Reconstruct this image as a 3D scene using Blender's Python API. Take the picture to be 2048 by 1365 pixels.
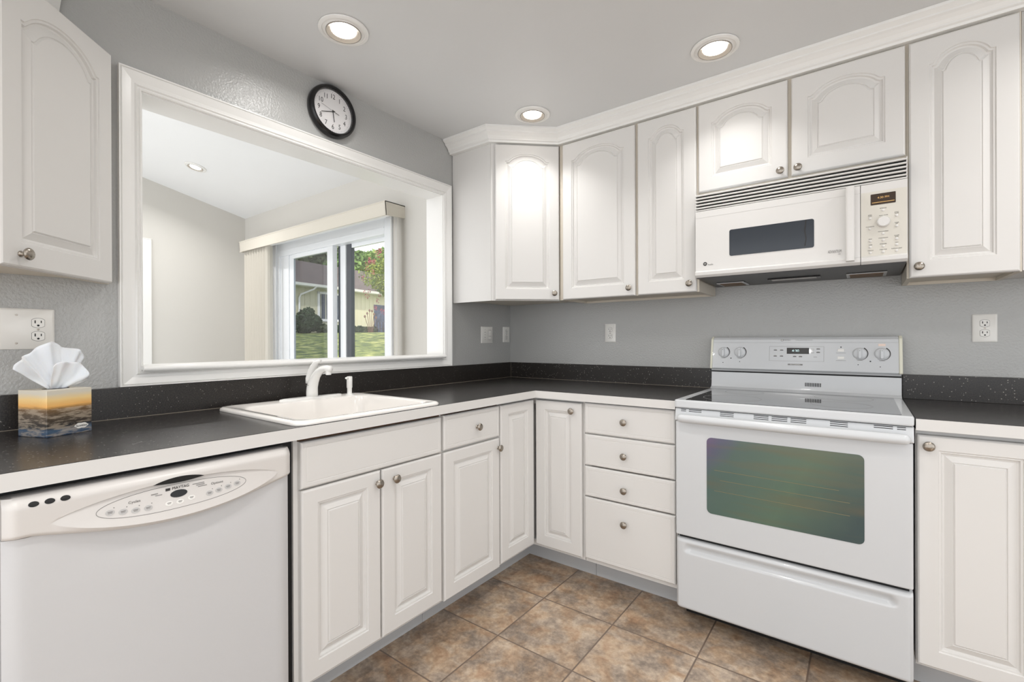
import bpy, bmesh, math, random
from mathutils import Vector, Matrix
random.seed(7)
PI = math.pi
SC = bpy.context.scene
COL = SC.collection
for o in list(bpy.data.objects): bpy.data.objects.remove(o)

# ------------------------------------------------------------------ camera, sky, sun, exposure
CAM = Vector((1.9676, -2.6026, 1.1663)); YAW = .6437
cd = bpy.data.cameras.new('camera'); cam = bpy.data.objects.new('camera', cd); COL.objects.link(cam)
cd.sensor_width = 36; cd.lens = 936.9 / 2048 * 36; cd.clip_start = .02; cd.clip_end = 300
def cam_matrix(a, p, r):
    F = Vector((-math.sin(a)*math.cos(p), math.cos(a)*math.cos(p), math.sin(p)))
    R = Vector((math.cos(a), math.sin(a), 0)); U = R.cross(F)
    R2 = R*math.cos(r) + U*math.sin(r); U2 = -R*math.sin(r) + U*math.cos(r)
    m = Matrix((R2, U2, -F)).transposed().to_4x4(); m.translation = CAM
    return m
cam.matrix_world = cam_matrix(YAW, -.0014, -.0036)
SC.camera = cam
SC.view_settings.view_transform = 'Standard'; SC.view_settings.look = 'None'
SC.view_settings.gamma = 1; SC.view_settings.use_curve_mapping = False
SC.view_settings.exposure = -0.06
W = bpy.data.worlds.new('world'); SC.world = W; W.use_nodes = True
bg = W.node_tree.nodes['Background']; bg.inputs[0].default_value = (.955, .975, 1, 1); bg.inputs[1].default_value = 2.1
sd = bpy.data.lights.new('sun', 'SUN'); sd.energy = 3.4; sd.angle = .01; sd.color = (1, .95, .84)
so = bpy.data.objects.new('sun', sd); COL.objects.link(so)
so.rotation_euler = Vector((-.50, .45, -.74)).to_track_quat('-Z', 'Y').to_euler()
CAN_W = 2.1        # watts of each kitchen ceiling can
FAR_W = 13.0

# ------------------------------------------------------------------ materials
def lin(c):
    return tuple(((v/255)/12.92 if v/255 <= .04045 else ((v/255+.055)/1.055)**2.4) for v in c)
def mat(name, rgb, rough=.5, metal=0, bump=0, bscale=100, var=0, vscale=3, coat=0, emit=0, spec=.5, bdist=.002):
    m = bpy.data.materials.new(name); m.use_nodes = True; nt = m.node_tree; b = nt.nodes['Principled BSDF']
    c = lin(rgb); b.inputs['Base Color'].default_value = (*c, 1)
    b.inputs['Roughness'].default_value = rough; b.inputs['Metallic'].default_value = metal
    b.inputs['Coat Weight'].default_value = coat; b.inputs['Specular IOR Level'].default_value = spec
    if emit: b.inputs['Emission Color'].default_value = (*c, 1); b.inputs['Emission Strength'].default_value = emit
    geo = nt.nodes.new('ShaderNodeNewGeometry')
    nz = nt.nodes.new('ShaderNodeTexNoise'); nz.inputs['Scale'].default_value = vscale; nz.inputs['Detail'].default_value = 3
    nt.links.new(geo.outputs['Position'], nz.inputs['Vector'])
    v = var or .012
    r = nt.nodes.new('ShaderNodeMixRGB')
    r.inputs[1].default_value = (*[x*(1-v) for x in c], 1); r.inputs[2].default_value = (*[min(1, x*(1+v)) for x in c], 1)
    nt.links.new(nz.outputs[0], r.inputs[0]); nt.links.new(r.outputs[0], b.inputs['Base Color'])
    if bump:
        n2 = nt.nodes.new('ShaderNodeTexNoise'); n2.inputs['Scale'].default_value = bscale; n2.inputs['Detail'].default_value = 2
        nt.links.new(geo.outputs['Position'], n2.inputs['Vector'])
        bp = nt.nodes.new('ShaderNodeBump'); bp.inputs['Strength'].default_value = bump; bp.inputs['Distance'].default_value = bdist
        nt.links.new(n2.outputs[0], bp.inputs['Height']); nt.links.new(bp.outputs[0], b.inputs['Normal'])
    return m
def ramp(nt, src, stops):
    r = nt.nodes.new('ShaderNodeValToRGB'); e = r.color_ramp.elements
    while len(e) < len(stops): e.new(.5)
    for k, (p, c) in enumerate(stops): e[k].position = p; e[k].color = (*lin(c), 1)
    nt.links.new(src, r.inputs[0]); return r.outputs[0]
def nodes_of(m): return m.node_tree, m.node_tree.nodes['Principled BSDF']
def math_node(nt, op, a, b=None, c=None):
    n = nt.nodes.new('ShaderNodeMath'); n.operation = op
    for k, v in enumerate((a, b, c)):
        if v is None: continue
        if isinstance(v, (int, float)): n.inputs[k].default_value = v
        else: nt.links.new(v, n.inputs[k])
    return n.outputs[0]

M_cab = mat('cabinet_white', (219, 217, 214), .5, bump=.05, bscale=60, spec=.4)
M_cabin = mat('cabinet_box', (214, 206, 192), .5)
M_trim = mat('trim_white', (236, 235, 232), .3, bump=.1, bscale=25)
M_wall = mat('wall_grey_paint', (175, 175, 173), .27, bump=.5, bscale=120, bdist=.004)
M_ceil = mat('ceiling_paint', (216, 217, 217), .42, bump=.1, bscale=60)
M_beige = mat('wall_beige_paint', (211, 208, 202), .6, bump=.1, bscale=140)
M_ceil2 = mat('far_ceiling_paint', (238, 239, 240), .6)
M_enamel = mat('appliance_white', (204, 206, 208), .22, coat=.3)
M_mwhite = mat('microwave_white', (218, 216, 213), .25)
M_dwh = mat('dishwasher_white', (212, 208, 204), .3)
M_dwd = mat('dishwasher_door', (203, 203, 204), .28, bump=.15, bscale=90)
M_cream = mat('cream_plastic', (226, 224, 206), .4)
M_greyp = mat('panel_grey_cream', (212, 208, 198), .35)
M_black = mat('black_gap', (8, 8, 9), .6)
M_blk = mat('black_plastic', (14, 13, 14), .25)
M_nickel = mat('brushed_nickel', (160, 152, 142), .28, metal=1, bump=.3, bscale=300)
M_sink = mat('sink_white', (240, 236, 231), .12, coat=.5)
M_faucet = mat('faucet_white', (236, 235, 232), .15, coat=.5)
M_plate = mat('plate_white', (232, 230, 225), .3)
M_slot = mat('slot_dark', (30, 28, 28), .5)
M_grey = mat('print_grey', (130, 128, 126), .5)
M_lgrey = mat('button_grey', (188, 186, 184), .5)
M_dark = mat('print_dark', (52, 50, 50), .5)
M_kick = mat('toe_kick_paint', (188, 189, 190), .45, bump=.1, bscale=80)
M_brown = mat('gap_shade_brown', (92, 62, 40), .7)  # brown that paints the shade in the gap under the counter
M_tissue = mat('tissue_paper', (244, 244, 246), .9, bump=.2, bscale=70)
M_tissue.node_tree.nodes['Principled BSDF'].inputs['Subsurface Weight'].default_value = .2
M_amber = mat('display_amber', (52, 34, 16), .2)
M_amberlit = mat('display_text', (190, 150, 90), .4, emit=.6)
M_cyan = mat('display_digits', (190, 215, 215), .4, emit=.8)
M_filter = mat('grease_filter', (112, 84, 52), .45, metal=.6, bump=1, bscale=400)
M_under = mat('hood_underside', (62, 60, 60), .35, metal=.4)
M_blind = mat('blind_vinyl', (214, 208, 196), .5)
M_vinyl = mat('door_frame_white', (236, 239, 242), .3)
M_dgrey = mat('screen_frame', (78, 82, 88), .4)
M_pink = mat('flower_pink', (160, 66, 84), .7, var=.3, vscale=5)
M_bulb = mat('lamp_glow', (255, 246, 234), .5, emit=9)
M_bulb2 = mat('far_lamp_glow', (255, 252, 246), .5, emit=9)
M_baffle = mat('lamp_baffle', (150, 144, 136), .35)
M_bead = mat('laminate_seam', (150, 140, 125), .4)

def glass_mat(name, tint=(1, 1, 1), refl=.08):
    m = bpy.data.materials.new(name); m.use_nodes = True; nt = m.node_tree; nt.nodes.clear()
    o = nt.nodes.new('ShaderNodeOutputMaterial'); t = nt.nodes.new('ShaderNodeBsdfTransparent'); g = nt.nodes.new('ShaderNodeBsdfGlossy')
    t.inputs[0].default_value = (*tint, 1); g.inputs['Roughness'].default_value = .02
    x = nt.nodes.new('ShaderNodeMixShader'); x.inputs[0].default_value = refl
    nt.links.new(t.outputs[0], x.inputs[1]); nt.links.new(g.outputs[0], x.inputs[2]); nt.links.new(x.outputs[0], o.inputs[0])
    return m
M_glass = glass_mat('door_glass'); M_screen = glass_mat('screened_glass', (.70, .72, .76), .08)
M_lens = glass_mat('clock_lens', (1, 1, 1), .05)

def counter_mat(name, base, speck, rough, warm):
    m = mat(name, base, rough); nt, b = nodes_of(m)
    geo = nt.nodes.new('ShaderNodeNewGeometry')
    n1 = nt.nodes.new('ShaderNodeTexNoise'); n1.inputs['Scale'].default_value = 260; n1.inputs['Detail'].default_value = 2
    v = nt.nodes.new('ShaderNodeTexVoronoi'); v.inputs['Scale'].default_value = 170
    nt.links.new(geo.outputs['Position'], n1.inputs['Vector']); nt.links.new(geo.outputs['Position'], v.inputs['Vector'])
    c1 = ramp(nt, n1.outputs[0], [(.35, tuple(int(x*.6) for x in base)), (.55, base), (.75, warm)])
    sep = nt.nodes.new('ShaderNodeSeparateColor'); nt.links.new(v.outputs['Color'], sep.inputs[0])
    big = math_node(nt, 'GREATER_THAN', sep.outputs[0], .88)
    near = math_node(nt, 'LESS_THAN', v.outputs['Distance'], .3)
    f = math_node(nt, 'MULTIPLY', big, near)
    mx = nt.nodes.new('ShaderNodeMixRGB'); nt.links.new(f, mx.inputs[0]); nt.links.new(c1, mx.inputs[1]); mx.inputs[2].default_value = (*lin(speck), 1)
    nt.links.new(mx.outputs[0], b.inputs['Base Color'])
    n3 = nt.nodes.new('ShaderNodeTexNoise'); n3.inputs['Scale'].default_value = 500
    nt.links.new(geo.outputs['Position'], n3.inputs['Vector'])
    bp = nt.nodes.new('ShaderNodeBump'); bp.inputs['Strength'].default_value = .25; bp.inputs['Distance'].default_value = .0006
    nt.links.new(n3.outputs[0], bp.inputs['Height']); nt.links.new(bp.outputs[0], b.inputs['Normal'])
    return m
M_counter = counter_mat('speckled_laminate', (50, 47, 46), (120, 115, 110), .24, (70, 64, 58))
M_splash = counter_mat('speckled_backsplash', (42, 38, 35), (150, 145, 138), .3, (58, 52, 46))

def floor_mat():
    m = mat('stone_floor_tile', (140, 120, 104), .32); nt, b = nodes_of(m)
    geo = nt.nodes.new('ShaderNodeNewGeometry'); sp = nt.nodes.new('ShaderNodeSeparateXYZ'); nt.links.new(geo.outputs['Position'], sp.inputs[0])
    def cell(src, off):
        s = math_node(nt, 'DIVIDE', math_node(nt, 'ADD', src, off), .3333)
        fr = math_node(nt, 'FRACT', s); fl = math_node(nt, 'FLOOR', s)
        d = math_node(nt, 'MINIMUM', fr, math_node(nt, 'SUBTRACT', 1, fr))
        return fl, d
    fx, dx = cell(sp.outputs[0], -.81+3.333); fy, dy = cell(sp.outputs[1], .826+9.999)
    d = math_node(nt, 'MINIMUM', dx, dy)
    grout = math_node(nt, 'LESS_THAN', d, .009)
    cmb = nt.nodes.new('ShaderNodeCombineXYZ'); nt.links.new(fx, cmb.inputs[0]); nt.links.new(fy, cmb.inputs[1])
    wn = nt.nodes.new('ShaderNodeTexWhiteNoise'); nt.links.new(cmb.outputs[0], wn.inputs['Vector'])
    vm = nt.nodes.new('ShaderNodeVectorMath'); vm.operation = 'MULTIPLY_ADD'; vm.inputs[1].default_value = (9, 9, 9)
    nt.links.new(wn.outputs['Color'], vm.inputs[0]); nt.links.new(geo.outputs['Position'], vm.inputs[2])
    n1 = nt.nodes.new('ShaderNodeTexNoise'); n1.inputs["Scale"].default_value = 6.5; n1.inputs['Detail'].default_value = 6; n1.inputs['Roughness'].default_value = .68
    n2 = nt.nodes.new('ShaderNodeTexNoise'); n2.inputs['Scale'].default_value = 55; n2.inputs['Detail'].default_value = 5; n2.inputs['Roughness'].default_value = .7
    n3 = nt.nodes.new('ShaderNodeTexNoise'); n3.inputs['Scale'].default_value = 13; n3.inputs['Detail'].default_value = 5; n3.inputs['Distortion'].default_value = .6
    for n in (n1, n2, n3): nt.links.new(vm.outputs[0], n.inputs['Vector'])
    s = math_node(nt, 'ADD', math_node(nt, 'MULTIPLY', n1.outputs[0], .68), math_node(nt, 'MULTIPLY', n2.outputs[0], .32))
    c = ramp(nt, s, [(.32, (96, 86, 78)), (.43, (138, 124, 111)), (.5, (166, 149, 132)), (.57, (190, 172, 152)), (.68, (214, 200, 182))])
    c2 = ramp(nt, n3.outputs[0], [(.4, (255, 255, 255)), (.56, (236, 222, 206)), (.7, (206, 176, 150))])
    mx = nt.nodes.new('ShaderNodeMixRGB'); mx.blend_type = 'MULTIPLY'; mx.inputs[0].default_value = .8
    nt.links.new(c, mx.inputs[1]); nt.links.new(c2, mx.inputs[2])
    mg = nt.nodes.new('ShaderNodeMixRGB'); nt.links.new(grout, mg.inputs[0]); nt.links.new(mx.outputs[0], mg.inputs[1]); mg.inputs[2].default_value = (*lin((112, 96, 84)), 1)
    nt.links.new(mg.outputs[0], b.inputs['Base Color'])
    h = math_node(nt, 'ADD', math_node(nt, 'MULTIPLY', math_node(nt, 'SMOOTH_MIN', d, .02, .01), 30), math_node(nt, 'MULTIPLY', n2.outputs[0], .25))
    bp = nt.nodes.new('ShaderNodeBump'); bp.inputs['Strength'].default_value = .5; bp.inputs['Distance'].default_value = .003
    nt.links.new(h, bp.inputs['Height']); nt.links.new(bp.outputs[0], b.inputs['Normal'])
    return m
M_floor = floor_mat()

def noise_mat(name, stops, scale, detail=4, rough=.8, bump=0, stretch=None):
    m = mat(name, stops[0][1], rough); nt, b = nodes_of(m)
    geo = nt.nodes.new('ShaderNodeNewGeometry'); n = nt.nodes.new('ShaderNodeTexNoise'); n.inputs['Scale'].default_value = scale; n.inputs['Detail'].default_value = detail; n.inputs['Roughness'].default_value = .65
    if stretch:
        mp = nt.nodes.new('ShaderNodeMapping'); mp.inputs['Scale'].default_value = stretch
        nt.links.new(geo.outputs['Position'], mp.inputs[0]); nt.links.new(mp.outputs[0], n.inputs['Vector'])
    else: nt.links.new(geo.outputs['Position'], n.inputs['Vector'])
    nt.links.new(ramp(nt, n.outputs[0], stops), b.inputs['Base Color'])
    if bump:
        bp = nt.nodes.new('ShaderNodeBump'); bp.inputs['Strength'].default_value = bump; bp.inputs['Distance'].default_value = .05
        nt.links.new(n.outputs[0], bp.inputs['Height']); nt.links.new(bp.outputs[0], b.inputs['Normal'])
    return m
M_grass = noise_mat('lawn_grass', [(.36, (40, 56, 22)), (.46, (72, 90, 36)), (.54, (112, 122, 56)), (.62, (158, 160, 96)), (.72, (196, 190, 132))], 3.2, 12, .9, .9)
M_shingle = noise_mat('roof_shingle', [(.35, (66, 55, 52)), (.6, (84, 72, 68)), (.8, (100, 86, 80))], 3, 6, .85, .2)
M_siding = mat('cream_siding', (206, 202, 174), .7)
M_leafd = noise_mat('leaf_dark', [(.35, (30, 48, 26)), (.6, (52, 76, 40))], 2, 3, .7)
M_leafb = noise_mat('leaf_bright', [(.35, (62, 92, 42)), (.5, (104, 136, 66)), (.7, (160, 184, 104))], 1.2, 3, .7)
M_leafo = noise_mat('leaf_olive', [(.35, (56, 66, 42)), (.6, (92, 102, 64))], 1.2, 3, .7)
M_leafy = noise_mat('leaf_yellowgreen', [(.35, (72, 100, 30)), (.6, (136, 146, 50))], 6, 3, .7)
M_bark = mat('bark', (98, 80, 66), .8, bump=.6, bscale=30)
M_iron = mat('wrought_iron', (62, 50, 50), .6)
M_rust = mat('rusty_iron', (118, 86, 74), .7)
M_navy = noise_mat('dark_blue_door', [(.35, (30, 38, 62)), (.6, (72, 84, 112)), (.75, (120, 130, 150))], 5, 4, .5)
M_hwin = mat('house_window_dark', (66, 74, 86), .1)
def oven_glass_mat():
    m = mat('oven_glass_painted_reflection', (70, 96, 84), .1, coat=.4); nt, b = nodes_of(m)
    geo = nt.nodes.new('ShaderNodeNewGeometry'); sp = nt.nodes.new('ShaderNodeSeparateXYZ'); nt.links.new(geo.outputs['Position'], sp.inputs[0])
    # reflections and coating tint painted in: violet corner, green middle, brown streaks
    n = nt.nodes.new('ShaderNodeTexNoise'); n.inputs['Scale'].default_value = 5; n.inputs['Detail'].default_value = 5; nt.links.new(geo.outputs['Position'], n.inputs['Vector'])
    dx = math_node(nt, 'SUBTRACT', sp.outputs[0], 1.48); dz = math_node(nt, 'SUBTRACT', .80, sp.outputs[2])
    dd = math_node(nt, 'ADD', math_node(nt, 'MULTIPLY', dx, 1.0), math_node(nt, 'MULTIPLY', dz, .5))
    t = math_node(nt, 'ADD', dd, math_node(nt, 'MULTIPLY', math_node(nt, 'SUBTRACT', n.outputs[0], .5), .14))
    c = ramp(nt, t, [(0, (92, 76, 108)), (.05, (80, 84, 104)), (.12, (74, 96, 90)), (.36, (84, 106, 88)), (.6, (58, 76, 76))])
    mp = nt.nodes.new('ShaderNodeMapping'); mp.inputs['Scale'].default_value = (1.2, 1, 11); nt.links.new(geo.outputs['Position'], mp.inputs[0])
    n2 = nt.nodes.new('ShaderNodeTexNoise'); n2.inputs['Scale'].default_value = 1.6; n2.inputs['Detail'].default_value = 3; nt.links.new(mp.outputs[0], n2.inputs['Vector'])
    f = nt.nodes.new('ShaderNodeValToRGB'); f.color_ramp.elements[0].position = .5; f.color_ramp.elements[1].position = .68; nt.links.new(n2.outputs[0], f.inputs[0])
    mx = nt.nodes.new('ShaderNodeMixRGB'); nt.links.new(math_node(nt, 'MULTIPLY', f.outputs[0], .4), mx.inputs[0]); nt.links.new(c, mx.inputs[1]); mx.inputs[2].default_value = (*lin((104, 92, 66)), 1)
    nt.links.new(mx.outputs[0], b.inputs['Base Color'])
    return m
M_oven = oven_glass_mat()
M_cooktop = mat('black_glass_cooktop', (34, 34, 36), .04, var=.2, vscale=8, coat=.6)
M_mwglass = mat('dark_glass', (40, 46, 54), .12)
def seaside_mat():
    m = mat('seaside_print', (200, 180, 150), .35); nt, b = nodes_of(m)
    geo = nt.nodes.new('ShaderNodeNewGeometry'); sp = nt.nodes.new('ShaderNodeSeparateXYZ'); nt.links.new(geo.outputs['Position'], sp.inputs[0])
    mp = nt.nodes.new('ShaderNodeMapping'); mp.inputs['Scale'].default_value = (9, 9, 48); mp.inputs['Rotation'].default_value = (.18, .1, 0); nt.links.new(geo.outputs['Position'], mp.inputs[0])
    n = nt.nodes.new('ShaderNodeTexNoise'); n.inputs['Scale'].default_value = 2.2; n.inputs['Detail'].default_value = 7; n.inputs['Roughness'].default_value = .7; nt.links.new(mp.outputs[0], n.inputs['Vector'])
    z = math_node(nt, 'DIVIDE', math_node(nt, 'SUBTRACT', sp.outputs[2], .914), .124)
    zz = math_node(nt, 'ADD', z, math_node(nt, 'MULTIPLY', math_node(nt, 'SUBTRACT', n.outputs[0], .5), .12))
    c = ramp(nt, zz, [(0, (44, 66, 92)), (.12, (70, 92, 116)), (.2, (34, 34, 36)), (.46, (88, 72, 54)), (.58, (120, 92, 60)), (.66, (236, 178, 100)), (.8, (240, 206, 140)), (.93, (214, 206, 190))])
    st = nt.nodes.new('ShaderNodeValToRGB'); st.color_ramp.elements[0].position = .46; st.color_ramp.elements[1].position = .56; nt.links.new(n.outputs[0], st.inputs[0])
    low = math_node(nt, 'LESS_THAN', z, .6)
    f = math_node(nt, 'MULTIPLY', math_node(nt, 'MULTIPLY', st.outputs[0], low), .42)
    mx = nt.nodes.new('ShaderNodeMixRGB'); nt.links.new(f, mx.inputs[0]); nt.links.new(c, mx.inputs[1]); mx.inputs[2].default_value = (*lin((206, 190, 168)), 1)
    nt.links.new(mx.outputs[0], b.inputs['Base Color'])
    return m
M_sea = seaside_mat()

# ------------------------------------------------------------------ geometry helpers
class Fr:
    """local frame: u to the right along a front, n outward, z up"""
    def __init__(s, O, U):
        s.O = Vector(O); s.U = Vector((U[0], U[1], 0)).normalized(); s.N = s.U.cross(Vector((0, 0, 1)))
    def p(s, u, n, z): return s.O + s.U*u + s.N*n + Vector((0, 0, z))
FX = Fr((0, 0, 0), (1, 0))       # range wall: u = x, n = -y
FY = Fr((0, 0, 0), (0, 1))       # sink wall:  u = y, n = x
class Plain:
    def p(s, u, n, z): return Vector((u, n, z))
FW = Plain()
def area2(pts): return sum(pts[i][0]*pts[(i+1) % len(pts)][1]-pts[(i+1) % len(pts)][0]*pts[i][1] for i in range(len(pts)))
class M:
    def __init__(s, fr=FW): s.v = []; s.f = []; s.fr = fr; s.sm = False
    def add(s, pts, faces):
        b = len(s.v); s.v += [s.fr.p(*q) for q in pts]; s.f += [tuple(b+i for i in fc) for fc in faces]; return s
    def box(s, u0, u1, n0, n1, z0, z1):
        P = [(u0, n0, z0), (u1, n0, z0), (u1, n1, z0), (u0, n1, z0), (u0, n0, z1), (u1, n0, z1), (u1, n1, z1), (u0, n1, z1)]
        return s.add(P, [(0, 3, 2, 1), (4, 5, 6, 7), (0, 1, 5, 4), (1, 2, 6, 5), (2, 3, 7, 6), (3, 0, 4, 7)])
    def ext(s, poly, axis, c0, c1):
        n = len(poly); mk = {'u': lambda a, b, c: (c, a, b), 'n': lambda a, b, c: (a, c, b), 'z': lambda a, b, c: (a, b, c)}[axis]
        P = [mk(a, b, c0) for a, b in poly]+[mk(a, b, c1) for a, b in poly]
        return s.add(P, [tuple(range(n))[::-1], tuple(range(n, 2*n))]+[(i, (i+1) % n, n+(i+1) % n, n+i) for i in range(n)])
    def loft(s, rings, cap0=True, cap1=True, closed=True):
        n = len(rings[0]); P = [q for r in rings for q in r]; F = []
        for k in range(len(rings)-1):
            for i in range(n if closed else n-1):
                j = (i+1) % n; F.append((k*n+i, k*n+j, (k+1)*n+j, (k+1)*n+i))
        if cap0: F.append(tuple(range(n))[::-1])
        if cap1: F.append(tuple((len(rings)-1)*n+i for i in range(n)))
        return s.add(P, F)
    def lathe(s, c, axis, prof, seg=24, sx=1, sy=1, cap0=True, cap1=True):
        rings = []
        for r, h in prof:
            ring = []
            for k in range(seg):
                t = 2*PI*k/seg; a, b = r*math.cos(t)*sx, r*math.sin(t)*sy
                ring.append({'z': (c[0]+a, c[1]+b, c[2]+h), 'n': (c[0]+a, c[1]+h, c[2]+b), 'u': (c[0]+h, c[1]+a, c[2]+b)}[axis])
            rings.append(ring)
        return s.loft(rings, cap0, cap1)
    def tube(s, path, rad, seg=12, flat=1.0, up=Vector((0, 1, 0))):
        rings = []; path = [Vector(p) for p in path]
        for k, p in enumerate(path):
            t = (path[min(k+1, len(path)-1)]-path[max(k-1, 0)]).normalized()
            a = up.cross(t)
            if a.length < 1e-3: a = Vector((1, 0, 0)).cross(t)
            a.normalize(); b = t.cross(a).normalized(); r = rad[k] if isinstance(rad, (list, tuple)) else rad
            rings.append([tuple(p+a*(r*flat*math.cos(2*PI*i/seg))+b*(r*math.sin(2*PI*i/seg))) for i in range(seg)])
        return s.loft(rings)
    def hf(s, u0, u1, z0, z1, nu, nz, fn, nb):
        """solid slab whose front is a height field fn(s,t)->(u,n,z), back at nb"""
        P = []; 
        for j in range(nz+1):
            for i in range(nu+1): P.append(fn(i/nu, j/nz))
        B = len(P)
        for j in range(nz+1):
            for i in range(nu+1): q = P[j*(nu+1)+i]; P.append((q[0], nb, q[2]))
        F = []; a = lambda i, j: j*(nu+1)+i
        for j in range(nz):
            for i in range(nu):
                F.append((a(i, j), a(i+1, j), a(i+1, j+1), a(i, j+1))); F.append((B+a(i, j), B+a(i, j+1), B+a(i+1, j+1), B+a(i+1, j)))
        for i in range(nu):
            F.append((a(i, 0), B+a(i, 0), B+a(i+1, 0), a(i+1, 0))); F.append((a(i, nz), a(i+1, nz), B+a(i+1, nz), B+a(i, nz)))
        for j in range(nz):
            F.append((a(0, j), a(0, j+1), B+a(0, j+1), B+a(0, j))); F.append((a(nu, j), B+a(nu, j), B+a(nu, j+1), a(nu, j+1)))
        return s.add(P, F)
def origin(o):
    v = Vector((0, 0, 0))
    while o is not None: v += Vector(o.location); o = o.parent
    return v
def obj(name, m, mt, parent=None, bev=0, smooth=False, seg=2, loc=None, **props):
    """link one mesh object; geometry is given in world space"""
    L = Vector(loc) if loc is not None else Vector((0, 0, 0))
    base = (origin(parent) if parent else Vector((0, 0, 0)))+L
    me = bpy.data.meshes.new(name); me.from_pydata([tuple(v-base) for v in m.v], [], m.f); me.update()
    bm = bmesh.new(); bm.from_mesh(me); bmesh.ops.recalc_face_normals(bm, faces=bm.faces); bm.to_mesh(me); bm.free()
    me.materials.append(mt)
    if smooth:
        for p in me.polygons: p.use_smooth = True
    o = bpy.data.objects.new(name, me); COL.objects.link(o); o.location = L
    if parent: o.parent = parent
    if bev:
        b = o.modifiers.new('bevel', 'BEVEL'); b.width = bev; b.segments = seg; b.limit_method = 'ANGLE'; b.angle_limit = .6
    if smooth == 'auto' or bev:
        me.set_sharp_from_angle(angle=.7) if smooth == 'auto' else None
    for k, v in props.items(): o[k] = v
    return o
def thing(name, label, cat, loc=(0, 0, 0), group=None):
    o = bpy.data.objects.new(name, None); COL.objects.link(o); o.location = loc; o.empty_display_size = .05
    o['label'] = label; o['category'] = cat
    if group: o['group'] = group
    return o
def tag(o, label, cat, group=None):
    o['label'] = label; o['category'] = cat
    if group: o['group'] = group
    return o
def struct(name, m, mt, bev=0, **k):
    o = obj(name, m, mt, None, bev, **k); o['kind'] = 'structure'; return o
def rrect(a0, a1, b0, b1, r, seg=5):
    P = []
    for cx, cy, t0 in ((a1-r, b0+r, -90), (a1-r, b1-r, 0), (a0+r, b1-r, 90), (a0+r, b0+r, 180)):
        for k in range(seg+1):
            t = math.radians(t0+90*k/seg); P.append((cx+r*math.cos(t), cy+r*math.sin(t)))
    return P
def text(name, s, size, fr, u, n, z, mt, parent, align='CENTER', thick=.0002, sx=1.0, rot=0, **props):
    c = bpy.data.curves.new(name, 'FONT'); c.body = s; c.size = size; c.align_x = align; c.align_y = 'CENTER'; c.extrude = thick; c.resolution_u = 3
    t = bpy.data.objects.new('tmp', c); COL.objects.link(t); me0 = bpy.data.meshes.new_from_object(t)
    m = M(fr); ca, sa = math.cos(rot), math.sin(rot)
    m.add([(u+(v.co.x*sx)*ca-v.co.y*sa, n+v.co.z, z+(v.co.x*sx)*sa+v.co.y*ca) for v in me0.vertices], [tuple(p.vertices) for p in me0.polygons])
    bpy.data.objects.remove(t); bpy.data.meshes.remove(me0)
    return obj(name, m, mt, parent, **props)

def door_mesh(fr, u0, u1, z0, z1, n0=.0, th=.02, stile=.052, rail=.055, arch=0.0, sh=.12, flat=False):
    """raised panel door; arch > 0 gives the cathedral top"""
    m = M(fr); w = u1-u0; uc = (u0+u1)/2
    NT = 26
    def loop(inu, inz, top, depth, d=0, a=0):
        hw = w/2-inu-d; zb = z0+inz+d; P = []
        P += [(uc-hw, depth, zb), (uc+hw, depth, zb)]
        zt = top-d
        for k in range(NT+1):
            s = 1-2*k/NT
            lift = 0
            if a and abs(s) < 1-sh:
                q = abs(s)/(1-sh); lift = a*(math.sqrt(max(0, 1-(q*.92)**2))-math.sqrt(1-.92**2))/(1-math.sqrt(1-.92**2))
            P.append((uc+hw*s, depth, zt+lift-a))
        return P
    F = n0+th; e = .004
    L = [loop(0, 0, z1, n0), loop(0, 0, z1, F-.006), loop(e*.5, e*.5, z1-e*.5, F-.0025), loop(e*1.4, e*1.4, z1-e*1.4, F)]
    if not flat:
        for d, dep in ((0, F), (.002, F-.004), (.007, F-.004), (.010, F-.0105), (.015, F-.0115), (.033, F-.0025), (.035, F-.005), (.039, F-.001)):
            L.append(loop(stile, rail, z1-rail*.82, dep, d, arch))
    else:
        L.append(loop(.016, .016, z1-.016, F)); L.append(loop(.0175, .0175, z1-.0175, F-.001)); L.append(loop(.019, .019, z1-.019, F-.0002))
    m.loft(L, True, True)
    return m
def knob(parent, fr, u, n, z, lab=None):
    m = M(fr)
    m.lathe((u, n, z), 'n', [(.0075, 0), (.008, .002), (.0055, .005), (.005, .012), (.008, .015), (.0145, .0175), (.0155, .0205), (.0135, .0235), (.008, .026), (.0005, .027)], 20)
    for k in range(-2, 3):      # the turned ridges across the face
        a = .0125*math.cos(k*.5); m.box(u-a*.8, u+a*.8, n+.0235, n+.0262-.0006*abs(k), z+k*.0042-.0008, z+k*.0042+.0008)
    return obj('knob', m, M_nickel, parent, smooth='auto')
def door(parent, fr, u0, u1, z0, z1, n, k=None, arch=0, name='door', flat=False, **kw):
    d = obj(name, door_mesh(fr, u0, u1, z0, z1, n, arch=arch, flat=flat, **kw), M_cab, parent)
    if k: knob(d, fr, k[0], n+.0195, k[1])
    return d

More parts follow.
